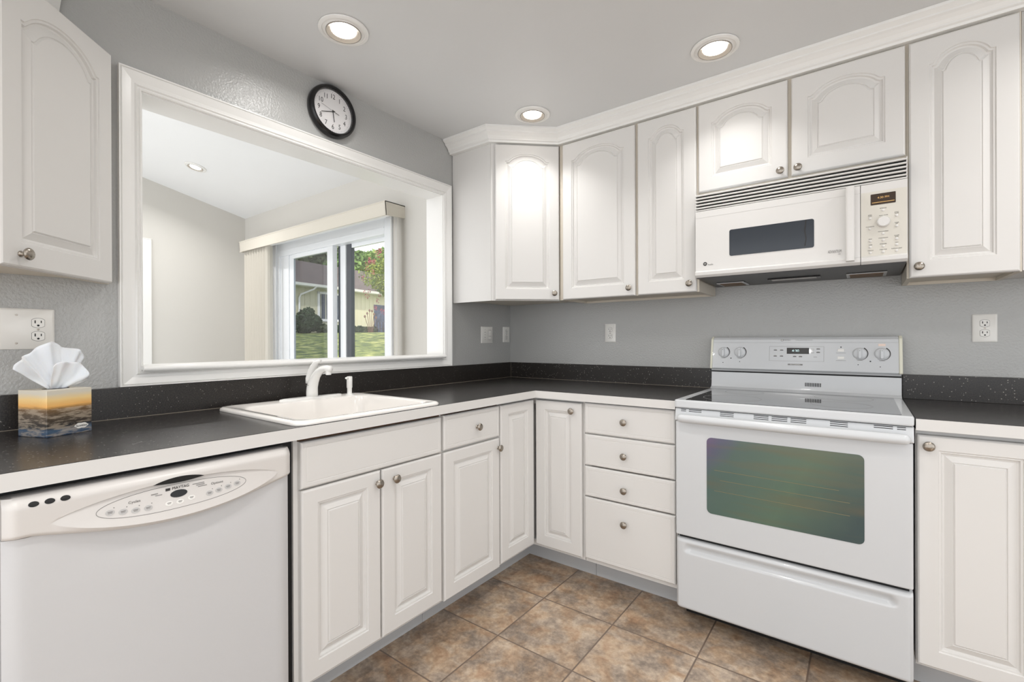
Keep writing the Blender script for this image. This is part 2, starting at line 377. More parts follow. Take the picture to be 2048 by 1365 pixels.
# ------------------------------------------------------------------ room shell
struct('floor', M().box(-.10, 4.0, -4.6, .14, -.12, 0), M_floor)
struct('floor_far_room', M().box(-4.1, -.10, -4.6, .14, -.12, 0), mat('unseen_bounce_floor', (238, 238, 238), .9, bump=.5, bscale=300))  # unseen floor made near white to bounce light onto the far ceiling
struct('ceiling', M().box(0, 4.0, -4.6, 0, 2.345, 2.46), M_ceil)
struct('wall_north', M().box(.0, 4.0, 0, .14, 0, 2.46), M_wall)
OY0, OY1, OZ0, OZ1 = -2.088, -.648, 1.066, 2.022     # pass-through opening
w = M()
for x0, x1 in ((-.07, 0),):
    w.box(x0, x1, -4.6, OY0, 0, 3.9); w.box(x0, x1, OY1, 0, 0, 3.9); w.box(x0, x1, OY0, OY1, 0, OZ0); w.box(x0, x1, OY0, OY1, OZ1, 3.9)
struct('wall_west', w, M_wall)
w = M()
for x0, x1 in ((-.13, -.07),):
    w.box(x0, x1, -4.6, OY0, 0, 3.9); w.box(x0, x1, OY1, 0, 0, 3.9); w.box(x0, x1, OY0, OY1, 0, OZ0); w.box(x0, x1, OY0, OY1, OZ1, 3.9)
struct('wall_west_far_side', w, M_beige)
struct('wall_east', M().box(4.0, 4.12, -4.6, -4.3, 0, 2.46).box(4.0, 4.12, -.9, .14, 0, 2.46).box(4.0, 4.12, -4.3, -.9, 0, .25).box(4.0, 4.12, -4.3, -.9, 2.2, 2.46), M_wall)  # unseen wall, its opening added to let sky light reach the sink run
# jamb lining of the pass-through
j = M(); t = .008
j.box(-.132, .004, OY0, OY0+t, OZ0, OZ1); j.box(-.132, .004, OY1-t, OY1, OZ0, OZ1); j.box(-.132, .004, OY0+t, OY1-t, OZ1-t, OZ1); j.box(-.132, .004, OY0+t, OY1-t, OZ0, OZ0+.004)
struct('trim_1', j, M_trim)
# profiled casing around it, mitred
def casing(a0, a1, b0, b1, A0, A1, B0, B1, steps):
    m = M(FY)
    rings = []
    for f, n in steps:
        rings.append([(a0+(A0-a0)*f, n, b0+(B0-b0)*f), (a1+(A1-a1)*f, n, b0+(B0-b0)*f), (a1+(A1-a1)*f, n, b1+(B1-b1)*f), (a0+(A0-a0)*f, n, b1+(B1-b1)*f)])
    for k in range(len(rings)-1):
        P = rings[k]+rings[k+1]; m.add(P, [(i, (i+1) % 4, 4+(i+1) % 4, 4+i) for i in range(4)])
    P = rings[-1]+rings[0]; m.add(P, [(i, (i+1) % 4, 4+(i+1) % 4, 4+i) for i in range(4)])
    return m
struct('trim_2', casing(OY0+.004, OY1-.004, OZ0+.004, OZ1-.004, -2.146, -.597, 1.0175, 2.081,
       [(0, 0), (0, .012), (.06, .0145), (.1, .010), (.16, .010), (.22, .015), (.30, .011), (.45, .012), (.7, .017), (.86, .020), (.9, .016), (.94, .021), (1, .021), (1, 0)]), M_trim)
# sill with a bullnose
P = [(-.13, 1.071), (.03, 1.071)]
for k in range(9): a = -PI/2+PI*k/8; P.append((.034+.0095*math.cos(a), 1.0745+.0095*math.sin(a)))
P += [(.03, 1.084), (-.13, 1.084)]
struct('window_sill_1', M(FY).ext(P, 'u', OY0+.0, OY1-.018), M_trim)['kind'] = 'structure'

# far room
SL = .226
def cz(y): return 2.65-SL*y
m = M(FW); 
struct('wall_far_west', M(FW).ext([(-4.6, 0), (.14, 0), (.14, cz(.14)), (-4.6, cz(-4.6))], 'u', -4.12, -4.02), M_beige)
w = M().box(-4.02, -3.31, 0, .14, 0, 2.9).box(-1.30, 0, 0, .14, 0, 2.9).box(-3.31, -1.30, 0, .14, 2.24, 2.9)
struct('wall_far_north', w, M_beige)
w = M(FW); w.ext([(-4.6, cz(-4.6)), (.14, cz(.14)), (.14, cz(.14)+.1), (-4.6, cz(-4.6)+.1)], 'u', -4.12, -.13)
struct('ceiling_far_room', w, M_ceil2)
# door in the far west wall
d = thing('door_2', 'white casing and door edge at the far left of the adjoining room', 'door', (-4.02, -1.4, 0)); d['kind'] = 'structure'
obj('door_casing', M().box(-4.02, -3.995, -1.02, -.94, 0, 2.235).box(-4.02, -3.995, -1.92, -.94, 2.235, 2.315 - .07 + .0), M_trim, d, bev=.004)
obj('door_casing', M().box(-4.02, -3.995, -2.00, -1.92, 0, 2.245), M_trim, d, bev=.004)
obj('door_panel', M().box(-4.02, -4.0, -1.90, -1.04, 0, 2.21), M_trim, d, bev=.003)
obj('hinge', M().lathe((-3.996, -1.03, 2.10), 'z', [(.006, 0), (.006, .09)], 10), M_nickel, d, smooth='auto')

# sliding glass door
d = thing('door_1', 'white framed sliding glass door to the garden in the adjoining room', 'sliding door', (-2.3, .02, 0)); d['kind'] = 'structure'
f = M()
f.box(-3.36, -3.24, -.018, .0, 0, 2.235).box(-3.31, -3.20, .0, .12, 0, 2.24)
f.box(-1.33, -1.255, -.018, .0, 0, 2.235).box(-1.375, -1.30, 0, .12, 0, 2.24)
f.box(-3.36, -1.255, -.018, .0, 2.235, 2.30).box(-3.20, -1.375, 0, .12, 2.10, 2.24).box(-3.20, -1.375, 0, .12, 0, .06)
f.box(-3.20, -1.375, -.004, .0, 2.15, 2.165)
obj('door_frame', f, M_vinyl, d, bev=.003)
p = M().box(-3.20, -3.03, .015, .06, .06, 2.10).box(-3.03, -2.95, .028, .052, .06, 2.10).box(-2.275, -2.178, .008, .06, .06, 2.10).box(-2.95, -2.275, .015, .06, 2.055, 2.10).box(-2.95, -2.275, .015, .06, .06, .16)
p1 = obj('sliding_panel', p, M_vinyl, d, bev=.003)
obj('pane', M().box(-2.95, -2.275, .034, .040, .16, 2.055), M_screen, p1)
p = M().box(-2.18, -2.15, .07, .11, .06, 2.10).box(-2.04, -1.965, .07, .11, .06, 2.10)
obj('screen_stile', p, M_dgrey, d, bev=.003)
p = M().box(-2.15, -2.06, .072, .11, .06, 2.10)
obj('lock_stile', p, M_vinyl, d, bev=.003)
p2 = obj('fixed_panel', M().box(-1.965, -1.375, .075, .105, 2.062, 2.10).box(-1.965, -1.375, .075, .105, .06, .16), M_vinyl, d, bev=.002)
obj('pane', M().box(-1.965, -1.375, .088, .094, .16, 2.062), M_glass, p2)

# vertical blind with valance
vb = thing('vertical_blind', 'cream vertical blind with boxed valance drawn aside over sliding door', 'blind', (-2.4, -.1, 2.2))
v = M().ext([(-.196, 2.178), (-.205, 2.295), (-.197, 2.295), (-.188, 2.178)], 'u', -3.70, -1.10)
v.ext([(-.205, 2.287), (0, 2.287), (0, 2.295), (-.205, 2.295)], 'u', -3.70, -1.10)
v.ext([(-.196, 2.178), (-.205, 2.295), (0, 2.295), (0, 2.19)], 'u', -1.108, -1.10).ext([(-.196, 2.178), (-.205, 2.295), (0, 2.295), (0, 2.19)], 'u', -3.70, -3.692)
v.box(-3.70, -1.10, -.2075, -.203, 2.285, 2.295).box(-3.70, -1.10, -.201, -.194, 2.178, 2.186)
obj('valance', v, M_blind, vb, bev=.001)
obj('head_rail', M().box(-3.66, -1.15, -.15, -.10, 2.20, 2.235), M_trim, vb)
for k in range(9):
    x = -3.64+.060*k
    s_ = M(); y0, y1 = -.175, -.085; P = []
    for q in range(5):
        a = q/4; P.append((x-.012*a+.022*math.sin(a*PI), y0+(y1-y0)*a))
    for q in range(5):
        a = 1-q/4; P.append((x-.012*a+.022*math.sin(a*PI)+.0015, y0+(y1-y0)*a))
    obj('slat', s_.ext(P, 'z', .05, 2.20), M_blind, vb)
for k in range(3):
    x = -1.118+.009*k; y = -.135+.028*k
    obj('slat', M().ext([(x, y), (x-.062, y+.050), (x-.0605, y+.0515), (x+.0015, y+.0015)], 'z', .05, 2.20), M_blind, vb)

# ------------------------------------------------------------------ recessed lamps
def can(x, y, z, label, group, watts, color, slope=0, bulb=M_bulb, nm='recessed_ceiling_light', R=.0905, spread=150):
    t_ = thing(nm, label, 'ceiling light', (x, y, z), group)
    r = M().lathe((x, y, z), 'z', [(R, -.001), (R, -.006), (R-.012, -.0085), (R-.014, -.005), (R-.023, -.006), (R-.027, -.010), (.062, -.0095), (.060, -.002)], 40, cap0=False, cap1=False)
    obj('trim_ring', r, M_trim, t_, smooth='auto')
    b = M().lathe((x, y, z), 'z', [(.0645, -.0085), (.0645, -.0120), (.0615, -.0120), (.056, -.0060), (.047, -.0025), (.046, -.002)], 36, cap0=False, cap1=False)
    obj('baffle', b, M_baffle, t_, smooth='auto')
    e = M().lathe((x, y, z), 'z', [(.0465, -.002), (.044, -.006), (.030, -.009), (.001, -.011)], 30, cap0=False)
    obj('bulb', e, bulb, t_, smooth=True)
    ld = bpy.data.lights.new('lamp_beam', 'AREA'); ld.shape = 'DISK'; ld.size = .10; ld.energy = watts; ld.color = color; ld.spread = math.radians(spread)
    lo = bpy.data.objects.new('lamp_beam', ld); COL.objects.link(lo); lo.parent = t_; lo.location = (0, 0, -.016)
    if slope: t_.rotation_euler = (math.atan(-SL)*1, 0, 0)
    return t_
WARM = (1, .985, .965)
can(.395, -1.562, 2.345, 'round recessed ceiling light above the sink, beside the wall clock', 'kitchen ceiling lights', CAN_W*1.4, WARM, spread=160)
can(1.49, -.595, 2.345, 'round recessed ceiling light in front of cabinets above microwave', 'kitchen ceiling lights', CAN_W, WARM, spread=112)
can(.59, -.582, 2.345, 'round recessed ceiling light in front of angled corner cabinet', 'kitchen ceiling lights', CAN_W, WARM, spread=108)
for k, (x, y) in enumerate(((1.5, -1.75), (2.75, -.75), (2.75, -1.9), (1.5, -2.9), (2.75, -3.1), (.55, -3.0))):  # unseen lamps added to brighten the kitchen
    can(x, y, 2.345, 'round recessed ceiling light added out of view as fill', 'added kitchen fill lights out of view', 5.0, (1, .98, .955))
can(-3.14, -.83, cz(-.83), 'round recessed light in sloped ceiling of adjoining room', 'adjoining room ceiling lights', FAR_W, (1, .985, .97), 1, M_bulb2)
for x, y in ((-1.2, -2.6), (-3.1, -2.9)):
    can(x, y, cz(y), 'round recessed light further back in adjoining room', 'adjoining room ceiling lights', FAR_W, (1, .985, .97), 1, M_bulb2)

# ------------------------------------------------------------------ base cabinets
BN, DN = .606, .628      # face frame plane, door front plane (distance from wall)
ZB, ZT = .115, .876
def body(parent, fr, u0, u1, n0=.02, n1=BN, z0=ZB, z1=ZT, mid=None):
    m = M(fr); tt = .018; f0 = n1-.018
    m.box(u0, u0+tt, n0, f0, z0, z1).box(u1-tt, u1, n0, f0, z0, z1).box(u0+tt, u1-tt, n0+.006, f0, z0, z0+tt).box(u0+tt, u1-tt, n0, n0+.006, z0, z1)
    m.box(u0, u0+.03, f0, n1, z0, z1).box(u1-.03, u1, f0, n1, z0, z1)
    mids = [(u0+.03, u1-.03)] if not mid else [(u0+.03, mid-.02), (mid+.02, u1-.03)]
    if mid: m.box(mid-.02, mid+.02, f0, n1, z0+.03, .70)
    m.box(u0+.03, u1-.03, f0, n1, z1-.035, z1).box(u0+.03, u1-.03, f0, n1, z0, z0+.03).box(u0+.03, u1-.03, f0, n1, .70, .735)
    return obj('body', m, M_cab, parent)
def kick(parent, fr, u0, u1, n=.5):
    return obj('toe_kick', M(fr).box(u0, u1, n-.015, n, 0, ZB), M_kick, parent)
# sink base
c = thing('base_cabinet', 'white base cabinet under the sink with false front and two doors', 'base cabinet', (.3, -1.58, 0))
body(c, FY, -1.8785, -1.279, mid=-1.574); kick(c, FY, -1.8785, -1.279, .505)
obj('false_front', door_mesh(FY, -1.865, -1.284, .722, .8635, BN, th=.022, flat=True), M_cab, c)
door(c, FY, -1.864, -1.5775, .131, .7165, BN, (-1.593, .676), th=.022)
door(c, FY, -1.571, -1.284, .131, .7165, BN, (-1.519, .676), th=.022)
obj('gap_shade_strip', M(FY).box(-1.866, -1.282, BN, BN+.004, .8645, .876), M_brown, c)  # strip coloured as the shaded gap between counter and fronts
# drawer + door cabinet
c = thing('base_cabinet', 'white base cabinet with one drawer over one door, right of the sink', 'base cabinet', (.3, -1.09, 0))
body(c, FY, -1.277, -.908); kick(c, FY, -1.277, -.908, .505)
d_ = obj('drawer', door_mesh(FY, -1.2705, -.914, .7255, .866, BN, th=.022, flat=True), M_cab, c); knob(d_, FY, -1.072, BN+.0215, .793)
door(c, FY, -1.2705, -.914, .121, .7165, BN, (-.926, .674), th=.022)
obj('gap_shade_strip', M(FY).box(-1.272, -.912, BN, BN+.004, .8665, .876), M_brown, c)
# corner cabinet with two doors meeting at the inside corner
c = thing('corner_base_cabinet', 'white corner base cabinet with two narrow doors meeting at the inside corner', 'base cabinet', (.45, -.45, 0))
m = M(FW); t_ = .018
q_ = BN-.018
m.box(.02, q_, -.906, -.888, ZB, ZT).box(.886, .904, -q_, -.02, ZB, ZT).box(.02, q_, -.888, -.02, ZB, ZB+.018).box(q_, .886, -q_, -.02, ZB, ZB+.018)
m.box(q_, BN, -.906, -.876, ZB, ZT).box(.874, .904, -BN, -q_, ZB, ZT).box(q_, BN, -.876, -BN, ZT-.035, ZT).box(BN, .874, -BN, -q_, ZT-.035, ZT)
m.box(q_, BN, -.876, -BN, ZB, ZB+.03).box(BN, .874, -BN, -q_, ZB, ZB+.03).box(q_, BN, -BN, -q_, ZB, ZT)
obj('body', m, M_cab, c)
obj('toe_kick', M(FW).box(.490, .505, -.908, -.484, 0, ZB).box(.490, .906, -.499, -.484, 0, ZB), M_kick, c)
door(c, FY, -.9035, -.632, .131, .8655, BN, None, th=.022, stile=.055)
door(c, FX, .632, .8955, .131, .8655, BN, (.846, .825), th=.022, stile=.055)
# drawer bank
c = thing('drawer_cabinet', 'white base cabinet with a stack of four drawers, left of the oven', 'drawer cabinet', (1.12, -.3, 0))
body(c, FX, .908, 1.340); kick(c, FX, .908, 1.340, .499)
for z0, z1, kz in ((.7285, .872, .798), (.578, .7225, .646), (.4325, .572, .493), (.137, .4265, .342)):
    d_ = obj('drawer', door_mesh(FX, .912, 1.3365, z0, z1, BN, th=.022, flat=True), M_cab, c); knob(d_, FX, 1.113, BN+.0215, kz)
# right base cabinet
c = thing('base_cabinet', 'white single door base cabinet to the right of the oven', 'base cabinet', (2.25, -.3, 0))
body(c, FX, 2.101, 2.396); kick(c, FX, 2.101, 2.396, .499)
door(c, FX, 2.104, 2.390, .127, .861, BN, (2.131, .828), th=.022, stile=.05)
c = thing('angled_base_cabinet', 'white angled end base cabinet at the right edge', 'base cabinet', (2.55, -.2, 0))
m = M(FW).ext([(2.398, -.02), (2.398, -BN), (2.42, -BN), (2.93, -.1), (2.93, -.02)], 'z', ZB, ZT)
obj('body', m, M_cab, c)
FD = Fr((2.42, -BN, 0), (.51, .506))
door(c, FD, .02, .69, .131, .861, .001, (.05, .828), th=.02)
obj('toe_kick', M(FW).ext([(2.398, -.02), (2.398, -.49), (2.42, -.49), (2.85, -.1), (2.85, -.02)], 'z', 0, ZB), M_kick, c)
# end panel beyond the dishwasher
c = obj('end_panel', M().box(.02, .606, -2.515, -2.497, 0, .876), M_cab); tag(c, 'white end panel carrying the counter beyond the dishwasher', 'cabinet panel')

# ------------------------------------------------------------------ countertop
CT0, CT1, CF = .877, .914, .6466
SK = (.072, .642, -1.885, -1.288)       # sink rim
hx0, hx1, hy0, hy1 = SK[0]+.02, SK[1]-.02, SK[2]+.02, SK[3]-.02
m = M(FW); e = .0015
def slab(x0, x1, y0, y1): m.box(x0, x1, y0, y1, CT0+.002, CT1)
slab(.001, CF-e, -2.52, hy0); slab(.001, hx0, hy0, hy1); slab(hx1, CF-e, hy0, hy1); slab(.001, CF-e, hy1, -.001); slab(CF-e, 1.343, -CF+e, -.001)
ct = thing('countertop', 'dark speckled laminate countertop with white front edge along the sink wall', 'countertop', (.3, -1.2, .914))
obj('worktop', m, M_counter, ct)
m = M(FW); m.box(CF-e, CF, -2.52, -CF, CT0, CT1-.0012); m.box(CF-e, 1.343, -CF, -CF+e, CT0, CT1-.0012)
obj('front_edge', m, M_cab, ct)
m = M(FW).box(.001, .019, -2.52, -.001, CT1, 1.0156).box(.019, 1.343, -.019, -.001, CT1, 1.0156)
obj('backsplash', m, M_splash, ct, bev=.001)
m = M(FW).box(.019, .0203, -2.52, -.0203, CT1, CT1+.0012).box(.0203, 1.343, -.0203, -.019, CT1, CT1+.0012).box(.0185, .0200, -.0200, -.0185, CT1, 1.0156)
obj('seam', m, M_bead, ct)
ct2 = thing('countertop', 'short dark speckled countertop right of the range', 'countertop', (2.4, -.3, .914))
P = [(2.100, -.001), (2.100, -CF+e), (2.44, -CF+e), (2.96, -.13), (2.96, -.001)]
obj('worktop', M(FW).ext(P, 'z', CT0+.002, CT1), M_counter, ct2)
obj('front_edge', M(FW).box(2.100, 2.441, -CF, -CF+e, CT0, CT1-.0012).ext([(2.44, -CF), (2.962, -.132), (2.96, -.130), (2.439, -CF+e)], 'z', CT0, CT1-.0012), M_cab, ct2)
obj('backsplash', M(FW).box(2.100, 2.96, -.019, -.001, CT1, 1.0156), M_splash, ct2, bev=.001)

# ------------------------------------------------------------------ dishwasher
dw = thing('dishwasher', 'white built-in dishwasher with oval control panel under the counter', 'dishwasher', (.33, -2.18, 0))
obj('cabinet_shell', M(FY).box(-2.490, -1.8795, .03, .598, .02, .868), M_black, dw)  # black shell, widened to paint the dark gaps beside the door
def dwd(s, t):
    u = -2.473+.564*s; z = .12+.660*t; ed = min(s, 1-s)*.564
    n = .647-.014*max(0, 1-ed/.03)**2
    d_ = abs(u+2.19)/.22                       # hollow below the control panel's belly
    if t > .82: n -= .010*max(0, 1-d_*d_)*((t-.82)/.18)
    return (u, n, z)
obj('door_panel', M(FY).hf(0, 0, 0, 0, 40, 30, dwd, .59), M_dwd, dw, smooth='auto')
def eye(u):       # lower and upper edge of the raised eye, and belly depth
    q = (u+2.178)/.225
    k = max(0, 1-q*q)**.75
    return .7995-.046*k, .8015+.034*k, k
def pedge(u):
    q = (u+2.178)/.26; return .783-.042*max(0, 1-q*q)**1.3
ZTP = .861
def psurf(u, z):
    ed = min(u+2.473, -1.909-u); zb = pedge(u); lo, hi, k = eye(u)
    n = .660-.014*max(0, 1-ed/.022)**2-.014*max(0, (z-(ZTP-.02))/.02)**2-.006*max(0, 1-(z-zb)/.008)**2
    if z <= lo: n += k*.016*max(0, min(1, (z-zb)/max(.001, lo-zb)))
    elif z <= hi: n += k*(-.009+.025*(hi-z)/(hi-lo))
    elif z < hi+.0015: n += -k*.009*(1-(z-hi)/.0015)
    return n
def dwp(s, t):
    u = -2.473+.564*s; zb = pedge(u); lo, hi, k = eye(u); j = round(t*44)
    if j <= 12: z = zb+(lo-zb)*j/12
    elif j <= 31: z = lo+(hi-lo)*(j-12)/19
    elif j == 32: z = hi+.0015
    else: z = hi+.0015+(ZTP-hi-.0015)*(j-32)/12
    return (u, psurf(u, z), z)
pnl = obj('control_panel', M(FY).hf(0, 0, 0, 0, 140, 44, dwp, .60), M_dwh, dw, smooth='auto')
def pad(cu, cz_, ru, rz, lift=.0008, seg=20):
    m = M(FY); P = [(cu, psurf(cu, cz_)+lift, cz_)]
    for k in range(seg): a = 2*PI*k/seg; u, z = cu+ru*math.cos(a), cz_+rz*math.sin(a); P.append((u, psurf(u, z)+lift, z))
    m.add(P, [(0, 1+k, 1+(k+1) % seg) for k in range(seg)])
    P2 = [(q[0], q[1]-.002, q[2]) for q in P]; m.add(P2, [(0, 1+(k+1) % seg, 1+k) for k in range(seg)])
    return m
for u in (-2.431, -2.408, -2.385): obj('vent_hole', pad(u, .8465, .0078, .0052), M_black, pnl)
# oval outline of the touch panel
m = M(FY); N_ = 60; ring = []
for k in range(N_):
    a = 2*PI*k/N_; c_, s_ = math.cos(a), math.sin(a)
    u = -2.187+.151*(abs(c_)**.9)*(1 if c_ > 0 else -1); h = .0265*s_
    ring.append((u, .7995+h+0.0))
for k in range(N_):
    (a0, b0), (a1, b1) = ring[k], ring[(k+1) % N_]
    du, dz = a1-a0, b1-b0; L_ = math.hypot(du, dz) or 1; nu, nz = -dz/L_*.0005, du/L_*.0005
    m.add([(a0-nu, psurf(a0, b0)+.0008, b0-nz), (a1-nu, psurf(a1, b1)+.0008, b1-nz), (a1+nu, psurf(a1, b1)+.0008, b1+nz), (a0+nu, psurf(a0, b0)+.0008, b0+nz)], [(0, 1, 2, 3)])
obj('panel_outline', m, M_grey, pnl)
for k, (u, z) in enumerate(((-2.315, .796), (-2.293, .792), (-2.271, .789), (-2.248, .788), (-2.123, .789), (-2.102, .791), (-2.080, .794), (-2.058, .797))):
    b_ = obj('button', pad(u, z, .0082, .0058), M_lgrey, pnl)
    obj('caption', M(FY).box(u-.0042, u+.0042, psurf(u, z)+.0005, psurf(u, z)+.0014, z+.0009, z+.0021).box(u-.0036, u+.0036, psurf(u, z)+.0005, psurf(u, z)+.0014, z-.0021, z-.0009), M_grey, b_)
    obj('indicator', pad(u+.007, z+.0085, .0011, .0011, .001, 8), M_grey, pnl)
for u, z in ((-2.208, .787), (-2.186, .786), (-2.162, .789)):
    b_ = obj('button', pad(u, z, .0078, .0052, .0006), M_plate, pnl)
    obj('caption', M(FY).box(u-.004, u+.004, psurf(u, z)+.0004, psurf(u, z)+.0012, z+.0008, z+.0018).box(u-.003, u+.003, psurf(u, z)+.0004, psurf(u, z)+.0012, z-.0018, z-.0008), M_grey, b_)
obj('display_window', pad(-2.187, .8045, .0175, .0082, .0012), M_blk, pnl)
for s_, sz, u, z in (('Cycles', .0085, -2.272, .8075), ('Options', .0085, -2.104, .8095)): text('lettering', s_, sz, FY, u, psurf(u, z)+.0012, z, M_grey, pnl)
text('logo', 'MAYTAG', .0092, FY, -2.182, psurf(-2.182, .8175)+.0014, .8178, M_dark, pnl, sx=.95)
obj('logo_mark', M(FY).box(-2.2125, -2.2035, psurf(-2.208, .8172)+.0006, psurf(-2.208, .8172)+.0016, .8145, .8205), M_dark, pnl)
obj('caption', M(FY).box(-2.157, -2.132, psurf(-2.145, .818)+.0004, psurf(-2.145, .818)+.0014, .8168, .8180), M_grey, pnl)
for k in range(3):
    obj('caption', M(FY).box(-2.241+.008*k, -2.228+.008*k, psurf(-2.23, .812)+.0008, psurf(-2.23, .812)+.0018, .8135-.0045*k, .8147-.0045*k), M_grey, pnl)
    obj('caption', M(FY).box(-2.150+.004*k, -2.132+.005*k, psurf(-2.14, .812)+.0008, psurf(-2.14, .812)+.0018, .8135-.0045*k, .8147-.0045*k), M_grey, pnl)
# leaf-shaped latch opening
m = M(FY); top = []; bot = []
for k in range(25):
    q = k/24; u = -2.236+.103*q; zt_ = .8345+.0095*math.sin(PI*q)**.75; zb_ = .8345-.0040*math.sin(PI*q)
    n_ = .6605; top.append((u, n_, zt_)); bot.append((u, n_, zb_))
P = bot+top; B_ = [(a, b-.006, c_) for a, b, c_ in P]
m.add(P+B_, [(i, i+1, 26+i, 25+i) for i in range(24)]+[(50+i, 75+i, 76+i, 51+i) for i in range(24)]+[(i, 50+i, 51+i, i+1) for i in range(24)]+[(25+i, 26+i, 76+i, 75+i) for i in range(24)])
obj('latch_opening', m, M_black, pnl)
obj('toe_panel', M(FY).box(-2.473, -1.909, .50, .52, .0, .112), M_blk, dw)

# ------------------------------------------------------------------ range
rg = thing('electric_range', 'white freestanding electric range with black glass cooktop and oven', 'range', (1.72, -.33, 0))
R0, R1 = 1.3465, 2.0955
obj('side_body', M(FX).box(R0+.004, R1-.004, .03, .618, .055, .886), M_enamel, rg)
obj('shadow_strip', M(FX).box(R0+.01, R1-.01, .53, .545, 0, .056), M_black, rg)  # black strip standing in for the shadow below the drawer
for x in (R0+.06, R1-.06):
    for n in (.10, .48): obj('foot', M(FX).lathe((x, n, 0), 'z', [(.018, 0), (.018, .01), (.01, .012), (.01, .056)], 12), M_blk, rg)
# storage drawer with a finger groove
def drw(s, t):
    u = R0+.005+(R1-R0-.008)*s; z = .072+.284*t
    ed = min((u-R0-.005), (R1-.003-u)); n = .664-.010*max(0, 1-ed/.012)**2-.008*max(0, 1-(.356-z)/.010)**2-.008*max(0, 1-(z-.072)/.010)**2
    a = max(0, min(1, (u-1.385)/.018, (2.052-u)/.018))
    if .303 < z < .340: n -= .015*a*min(1, (.340-z)/.016)*min(1, (z-.303)/.011)
    return (u, n, z)
obj('storage_drawer', M(FX).hf(0, 0, 0, 0, 90, 60, drw, .622), M_enamel, rg, smooth='auto')
obj('dark_gap', M(FX).box(R0+.012, R1-.012, .616, .640, .355, .372), M_black, rg)
od = obj('oven_door', M(FX).box(R0+.004, R1-.003, .622, .664, .371, .836), M_enamel, rg, bev=.005, seg=3)
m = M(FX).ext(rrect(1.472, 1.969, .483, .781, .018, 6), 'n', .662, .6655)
win = obj('oven_window', m, M_oven, od, label='greenish coated oven window glass with painted reflections')
m = M(FX)
for z_, a_, b_ in ((.655, 1.50, 1.90), (.618, 1.52, 1.93), (.575, 1.50, 1.93)): m.ext([(a_, z_), (b_, z_-.004), (b_, z_-.0025), (a_, z_+.0015)], 'n', .6655, .6660)
obj('oven_rack', m, mat('rack_glint', (128, 118, 84), .4), win)
# vent strip above the door and the handle
vs = obj('vent_trim', M(FX).ext([(.622, .837), (.668, .837), (.670, .842), (.660, .886), (.652, .8885), (.622, .8885)], 'u', R0+.003, R1-.001), M_enamel, od, bev=.002)
m = M(FX)
for a_, b_, rows in ((1.372, 1.392, 2), (1.403, 1.452, 2), (1.521, 1.570, 3), (1.639, 1.688, 3), (1.698, 1.748, 3), (1.758, 1.806, 3), (1.875, 1.925, 3), (1.994, 2.043, 2), (2.053, 2.075, 2)):
    for r_ in range(rows):
        z_ = .8830-.0062*r_; n_ = .670-(z_-.842)*.227; m.box(a_, b_, n_-.003, n_+.0004, z_-.0012, z_+.0012)
obj('vent_slot', m, M_black, vs, kind='stuff')
m = M(FX); rings = []
for k in range(41):
    q = (1-math.cos(PI*k/40))/2; u = 1.364+(2.086-1.364)*q; ee = min(q, 1-q)*.722; rr = .0165*math.sqrt(max(.01, 1-max(0, 1-ee/.016)**2)); off = .690+.010*math.sin(PI*q)
    rings.append([(u, off+rr*1.0*math.cos(2*PI*i/14)-.004, .8500+rr*math.sin(2*PI*i/14)) for i in range(14)])
m.loft(rings)
hd = obj('handle', m, M_enamel, od, smooth='auto')
obj('handle_mount', M(FX).box(1.375, 1.41, .664, .69, .842, .858).box(2.04, 2.075, .664, .69, .842, .858), M_enamel, od)
# cooktop
ctp = obj('cooktop_frame', M(FX).ext(rrect(R0-.0, R1+.0, .035, .672, .012, 4), 'z', .890, .922), M_enamel, rg, bev=.006, seg=3)
m = M(FX).box(R0+.03, R1-.03, .06, .60, .9205, .9232)
m = M(FX).ext(rrect(R0+.040, R1-.030, .105, .655, .008, 3), 'z', .9215, .9232)
gl = obj('glass_top', m, M_cooktop, ctp, label='black glass cooking surface')
m = M(FX)
for cx_, cn_, r_ in ((1.53, .50, .11), (1.90, .49, .095), (1.53, .24, .08), (1.90, .24, .10)):
    m.lathe((cx_, cn_, .9232), 'z', [(r_, 0), (r_, .00015), (r_-.0018, .00015), (r_-.0018, 0)], 48, cap0=False, cap1=False)
obj('burner_ring', m, M_grey, gl)
obj('front_gap', M(FX).box(R0+.006, R1-.006, .60, .655, .8865, .893), M_black, rg)
# back guard
bg_ = obj('back_panel', M(FX).ext([(.03, .90), (.115, .9225), (.090, .932), (.084, .95), (.082, 1.004), (.03, 1.004)], 'u', R0+.002, R1-.002), M_enamel, rg, smooth='auto')
m = M(FX)
for k in range(10): m.box(1.7535+.0064*k, 1.7565+.0064*k, .0815, .0855, .951, .9675)
obj('vent_slot', m, M_black, bg_, kind='stuff')
obj('dark_gap', M(FX).box(R0+.002, R1-.003, .03, .078, 1.004, 1.012), M_black, rg)
obj('ledge', M(FX).box(R0+.002, R1-.003, .03, .085, 1.011, 1.024), M_kick, rg)
m = M(FX).ext([(.03, 1.022), (.098, 1.022), (.100, 1.026), (.073, 1.150), (.071, 1.153), (.068, 1.166), (.055, 1.176), (.03, 1.178)], 'u', R0+.008, R1-.010)
con = obj('control_console', m, M_enamel, rg, bev=.0012)
for a_, b_ in ((R0-.002, R0+.008), (R1-.010, R1+.002)):
    obj('end_cap', M(FX).ext([(.03, 1.020), (.101, 1.020), (.103, 1.026), (.076, 1.150), (.071, 1.168), (.056, 1.179), (.03, 1.181)], 'u', a_, b_), M_cream, con, bev=.003)
def cn(z): return .100-(z-1.026)*(.027/.124)
FXS = FX
